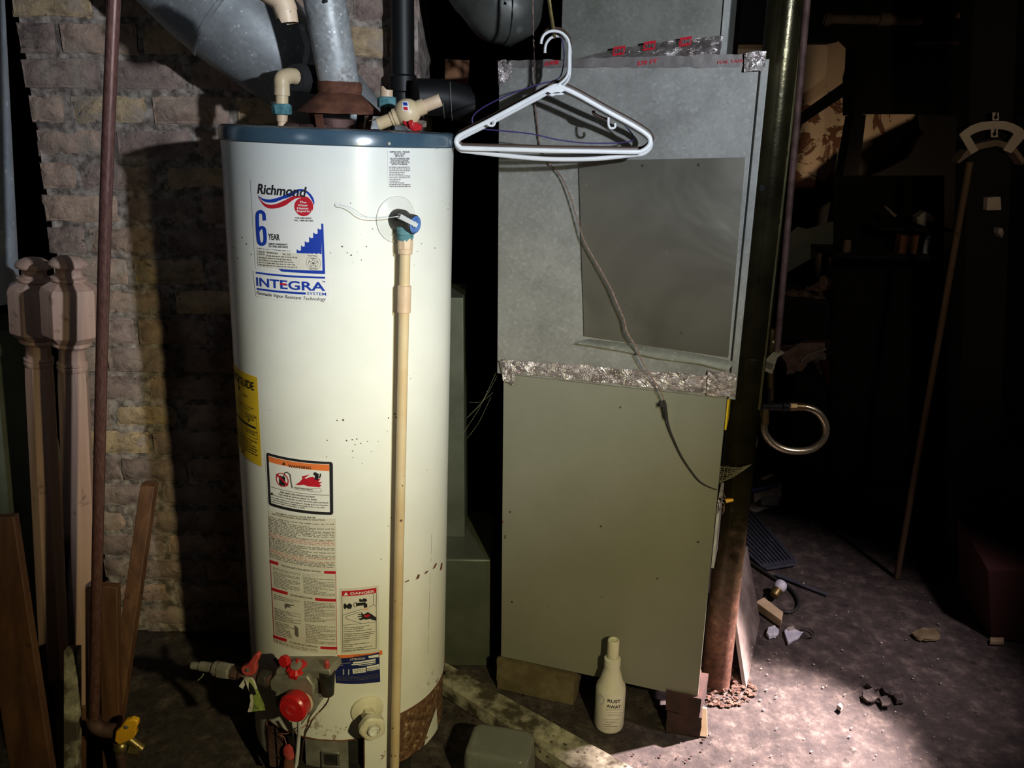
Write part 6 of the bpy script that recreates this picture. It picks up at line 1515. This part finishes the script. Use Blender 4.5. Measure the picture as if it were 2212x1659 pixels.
mb = MB(); mb.prism([atY(*p, 3.46) for p in ((1772, 782), (1800, 778), (1805, 800), (1815, 828), (1812, 850), (1795, 856), (1785, 820))], (0, .03, 0)); tag(obj('red_tool', mb, 'darkred', bev=.006), 'dark red tool handle hanging on the front of the crate', 'tool')
# water valve, tag and braided hose behind the post
hy = 2.46
def h6(x, y, d=0): return atY(1500+x/3.318, 700+y/3.318, hy+d)
wv = thing('water_valve', 'brass water valve with red wheel just right of the steel post', 'valve', h6(560, 130))
mb = MB(); mb.cyl(h6(555, 40), h6(545, 540), .011, n=14); mb.cyl(h6(552, 45), h6(552, 60), .019, n=14); mb.sphere(h6(560, 130), .020, 14); obj('valve_body', mb, 'brass', wv, world=True)
mb = MB(); mb.cyl(h6(565, 130), h6(595, 128), .006, n=8); mb.rev([(.006, 0), (.020, .001), (.021, .006), (.006, .008)], h6(598, 128), (1, -.35, 0), 24); obj('hand_wheel', mb, 'red', wv, world=True)['label'] = 'red hand wheel'
mb = MB(); mb.tube([h6(480, 590), h6(560, 590), h6(682, 590)], .014, 12); mb.cyl(h6(630, 588), h6(645, 588), .019, n=12); mb.cyl(h6(540, 450), h6(540, 590), .011, n=12); obj('pipe_tee', mb, 'castiron', wv, world=True)
tgw = thing('valve_tag', 'pale printed tag hanging from the red wheeled water valve', 'tag', h6(570, 180, -.03))
mb = MB(); Pt = [h6(592, 172, -.03), h6(650, 205, -.04), h6(596, 240, -.035), h6(556, 358, -.035), h6(500, 335, -.03), h6(505, 262, -.03)]; mb.prism(Pt, (0, .0012, 0)); obj('paper', mb, 'tag', tgw, world=True, smooth=False)
mb = MB(); Pt = [h6(518, 270, -.0325), h6(572, 288, -.0375), h6(556, 330, -.037), h6(508, 312, -.033)]
for k in range(7):
    a0_, a1_ = k/7, (k+.5)/7; mb.prism([Pt[0].lerp(Pt[1], a0_), Pt[0].lerp(Pt[1], a1_), Pt[3].lerp(Pt[2], a1_), Pt[3].lerp(Pt[2], a0_)], (0, .0004, 0))
obj('barcode', mb, 'inkgrey', tgw, world=True, smooth=False)
mb = MB(); mb.tube([h6(590, 90, -.02), h6(600, 110, -.024), h6(598, 175, -.03)], .0012, 6, sub=3); obj('string', mb, 'tag', tgw, world=True)
hs = thing('braided_hose', 'loop of braided steel hose hanging right of the steel post', 'hose', h6(740, 900))
mb = MB(); mb.tube([h6(*p) for p in ((505, 690), (498, 740), (515, 800), (570, 862), (650, 900), (740, 912), (830, 900), (900, 855), (938, 790), (938, 720), (905, 655), (855, 615), (790, 594))], .0115, 16, sub=6); obj('hose', mb, 'braid', hs, world=True)
mb = MB(); mb.cyl(h6(505, 600), h6(505, 665), .014, n=6); mb.cyl(h6(505, 660), h6(505, 715), .0125, n=16); obj('lower_nut', mb, 'brass', hs, world=True, bev=.001)
mb = MB(); mb.cyl(h6(670, 590), h6(730, 591), .0145, n=6); mb.cyl(h6(725, 591), h6(790, 595), .0125, n=16); obj('upper_nut', mb, 'brass', hs, world=True, bev=.001)
# package on the floor behind
pb = atZ(1630, 1108, 0); pk = thing('product_package', 'torn white and clear package with black trays stacked on the floor behind the post', 'package', pb)
py2 = pb.y
mb = MB(); mb.hexa([atZ(1622, 1112, 0), atZ(1684, 1092, 0), atZ(1684, 1092, 0)+Vector((0, .12, 0)), atZ(1622, 1112, 0)+Vector((0, .12, 0)), atZ(1622, 1112, 0)+Vector((0, 0, .018)), atZ(1684, 1090, 0)+Vector((0, 0, .018)), atZ(1684, 1090, 0)+Vector((0, .12, .018)), atZ(1622, 1112, 0)+Vector((0, .12, .018))]); obj('white_base', mb, 'whitedirty', pk, world=True, bev=.004)
mb = MB(); p = atY(1660, 1082, py2+.04); mb.box(p+Vector((0, 0, .02)), (.08, .06, .055)); obj('clear_window', mb, 'glass', pk, world=True, bev=.003)
mb = MB(); mb.prism([atY(*p, py2) for p in ((1628, 1062), (1688, 1046), (1688, 1074), (1672, 1070), (1650, 1072), (1630, 1086))], (0, .10, 0)); obj('torn_card', mb, 'whitedirty', pk, world=True, smooth=False)
mb = MB(); a, b = atY(1622, 1060, py2-.01), atY(1680, 1046, py2-.01); mb.tube([a, b], .014, 10); obj('dark_roll', mb, 'inknavy', pk, world=True)
bt3 = tag(obj('tray', (lambda m_: (m_.hexa([atY(1622, 1044, py2), atY(1680, 1028, py2), atY(1690, 1030, py2+.2), atY(1632, 1040, py2+.2), atY(1622, 1036, py2), atY(1680, 1020, py2), atY(1690, 1016, py2+.2), atY(1632, 1026, py2+.2)]), m_)[1])(MB()), 'castiron', bev=.002), 'black plastic tray lying on top of the torn package', 'tray')
mb = MB(); mb.prism([atY(*p, py2-.004) for p in ((1642, 1034), (1664, 1024), (1672, 1026), (1650, 1038))], (0, .003, 0)); tag(obj('printed_slip', mb, 'whitedirty', smooth=False), 'small printed white slip on the black tray', 'paper')
# ribbed rubber mat
Q0, Q1, Q2, Q3 = atZ(1545, 1135, 0), atZ(1626, 1106, 0), atZ(1724, 1224, 0), atZ(1650, 1236, 0)
rm = thing('rubber_mat', 'black ribbed rubber mat lying on the floor behind the steel post', 'mat', Q3)
def mq(u, v, z=0): 
    return Q0.lerp(Q1, u).lerp(Q3.lerp(Q2, u), v)+Vector((0, 0, z+.004))
mb = MB(); c8 = [mq(0, 0), mq(1, 0), mq(1, .93), mq(.93, 1), mq(.07, 1), mq(0, .93)]; mb.prism(c8, (0, 0, .010)); obj('pad', mb, 'rubber', rm, world=True, bev=.003, smooth=False)
for k in range(9):
    mb = MB(); u0 = .07+.1*k; u1 = u0+.055; mb.hexa([mq(u0, .03, .009), mq(u1, .03, .009), mq(u1, .93, .009), mq(u0, .93, .009), mq(u0+.01, .03, .016), mq(u1-.01, .03, .016), mq(u1-.01, .93, .016), mq(u0+.01, .93, .016)]); obj('rib', mb, 'rubber', rm, world=True, bev=.001)
# rod, cable, lamp holder and block
mb = MB(); a, b = atZ(1672, 1240, .008), atZ(1786, 1285, .006); mb.cyl(a, b, .0065, n=10); tag(obj('black_rod', mb, 'rubber'), 'straight black rod on the floor beside the rubber mat', 'rod')
mb = MB(); mb.tube([atZ(x, y, .006) for x, y in ((1600, 1200), (1640, 1228), (1680, 1254), (1708, 1272), (1724, 1296), (1722, 1314), (1704, 1322), (1680, 1316), (1660, 1304), (1652, 1292))], .0065, 10, sub=5); tag(obj('black_cable', mb, 'cord'), 'black cable curling on the floor round the lamp holder', 'cable')
lh = atZ(1678, 1285, .018); lb = thing('lamp_holder', 'small lamp holder with cloudy bulb lying on a wood block', 'lamp', lh)
mb = MB(); ax = Vector((.55, .6, .35)).normalized(); mb.rev([(.010, -.03), (.016, -.026), (.017, -.005), (.019, -.004), (.019, .002), (.015, .003)], lh+Vector((0, 0, .018)), ax, 20); obj('socket', mb, 'brass', lb, world=True)
mb = MB(); mb.rev([(.014, .003), (.021, .012), (.023, .026), (.018, .038), (.008, .045), (.001, .046)], lh+Vector((0, 0, .018)), ax, 24); obj('bulb', mb, 'paperblue', lb, world=True)
mb = MB(); A, B, Cc, D_ = atZ(1632, 1300, .03), atZ(1650, 1290, .03), atZ(1692, 1322, .03), atZ(1688, 1340, .03)
mb.prism([A, B, Cc, D_], (0, 0, -.028)); tag(obj('wood_block', mb, 'woodpale', smooth=False, bev=.001), 'pale wooden block on the floor under the lamp holder', 'block')
def chip(name, label, pts, m, th=.004, cat='scrap', z=0.0, jit=.0015):
    mb = MB(); mb.prism([atZ(x, y, z+.003) for x, y in pts], (0, 0, th)); bmesh.ops.triangulate(mb.bm, faces=mb.bm.faces[:]); mb.subd(2); mb.jitter(jit*1.5, 70); mb.jitter(jit, 160)
    for v in mb.bm.verts: v.co.z = max(v.co.z, .002)
    return tag(obj(name, mb, m, smooth=False), label, cat)
chip('paper_scrap', 'rounded white scrap on the floor nearest the leaning board', [(1655, 1372), (1660, 1360), (1672, 1356), (1682, 1366), (1676, 1378), (1662, 1380)], 'paperblue', .010)
chip('torn_packet', 'torn shiny white packet on the floor below the wood block', [(1694, 1366), (1704, 1359), (1734, 1370), (1722, 1382), (1702, 1393)], 'paperblue', .008)
mb = MB(); c = atZ(1744, 1368, .005); mb.tube([c+Vector((math.cos(2*PI*k/20)*.020, math.sin(2*PI*k/20)*.024, .003)) for k in range(20)], .0025, 6, closed=True); tag(obj('rubber_ring', mb, 'cord'), 'small dark ring on the floor beside the torn packet', 'ring')
chip('cork', 'small white stub on the floor above the torn packet', [(1699, 1362), (1712, 1358), (1716, 1363), (1703, 1367)], 'whitedirty', .012)
chip('candy_wrapper', 'crinkled yellowish wrapper on the dark floor at right', [(1968, 1372), (1980, 1362), (2020, 1364), (2032, 1382), (2000, 1386), (1978, 1382)], 'brickyellow', .010, jit=.005)
chip('small_block', 'tiny pale block on the dark floor near the right edge', [(2138, 1383), (2166, 1383), (2168, 1392), (2138, 1393)], 'woodpale', .012)
for k, (P_, lab) in enumerate((([(1870, 1480), (1886, 1476), (1900, 1488), (1890, 1496)], 'flat concrete flake uppermost of the broken patch'), ([(1862, 1498), (1885, 1492), (1900, 1512), (1880, 1520), (1864, 1512)], 'flat concrete flake at the left of the broken patch'),
                     ([(1905, 1484), (1928, 1488), (1930, 1504), (1908, 1500)], 'flat concrete flake in the middle of the broken patch'), ([(1898, 1512), (1916, 1508), (1922, 1528), (1906, 1530)], 'flat concrete flake lowest of the broken patch'),
                     ([(1930, 1504), (1948, 1502), (1956, 1516), (1938, 1520)], 'flat concrete flake at the right of the broken patch'))):
    chip('concrete_flake', lab, P_, 'floor', .010, 'flake', jit=.003)['group'] = 'flakes of broken concrete'
chip('concrete_chip', 'small pebble of concrete lying alone beyond the bright floor patch', [(1808, 1530), (1814, 1524), (1820, 1532), (1816, 1538)], 'whitedirty', .012, 'chip')
rnd = random.Random(31); mb = MB()
for k in range(230):
    x, y_ = 1500+rnd.random()*560, 1230+rnd.random()*420; p = atZ(x, y_, .001)
    if x < 1630 and y_ < 1560: continue
    s_ = .0008+.0024*rnd.random()**3; mb.chunk(p+Vector((0, 0, s_*.4)), s_*.9, rnd, .5)
tag(obj('floor_grit', mb, 'whitedirty', smooth=False), 'pale grit and crumbs scattered over the concrete floor at right', 'grit', kind='stuff')
rnd = random.Random(12); mb = MB()
for k in range(160):
    x, y_ = 960+rnd.random()*560, 1500+rnd.random()*150; p = atZ(x, y_, .001)
    s_ = .001+.003*rnd.random()**2; mb.chunk(p+Vector((0, 0, s_*.4)), s_*.9, rnd, .5)
tag(obj('floor_dirt', mb, 'brickdark', smooth=False), 'dark crumbs scattered round the bottle and plank', 'grit', kind='stuff')
pr = atZ(2140, 1380, 0); mb = MB(); mb.hexa([pr, pr+Vector((.45, -.08, 0)), pr+Vector((.5, .25, 0)), pr+Vector((.05, .32, 0)), pr+Vector((-.06, .0, .26)), pr+Vector((.45, -.08, .33)), pr+Vector((.5, .25, .36)), pr+Vector((.0, .32, .28))])
tag(obj('red_carton', mb, 'darkred', bev=.004, smooth=False), 'dark red carton on the floor at the right edge', 'box')
# stray cobweb strands between heater and furnace
mb = MB(); rnd = random.Random(77)
for k in range(5):
    a = atY(998+rnd.random()*20, 820+rnd.random()*150, 2.05); b = atY(1060+rnd.random()*22, 790+rnd.random()*70, 2.12)
    m_ = a.lerp(b, .5)+Vector((0, 0, -.01-.02*rnd.random())); mb.tube([a, m_, b], .00014, 3, sub=4)
tag(obj('cobweb', mb, 'web'), 'faint cobweb strands in the dark gap left of the furnace', 'cobweb', kind='stuff')
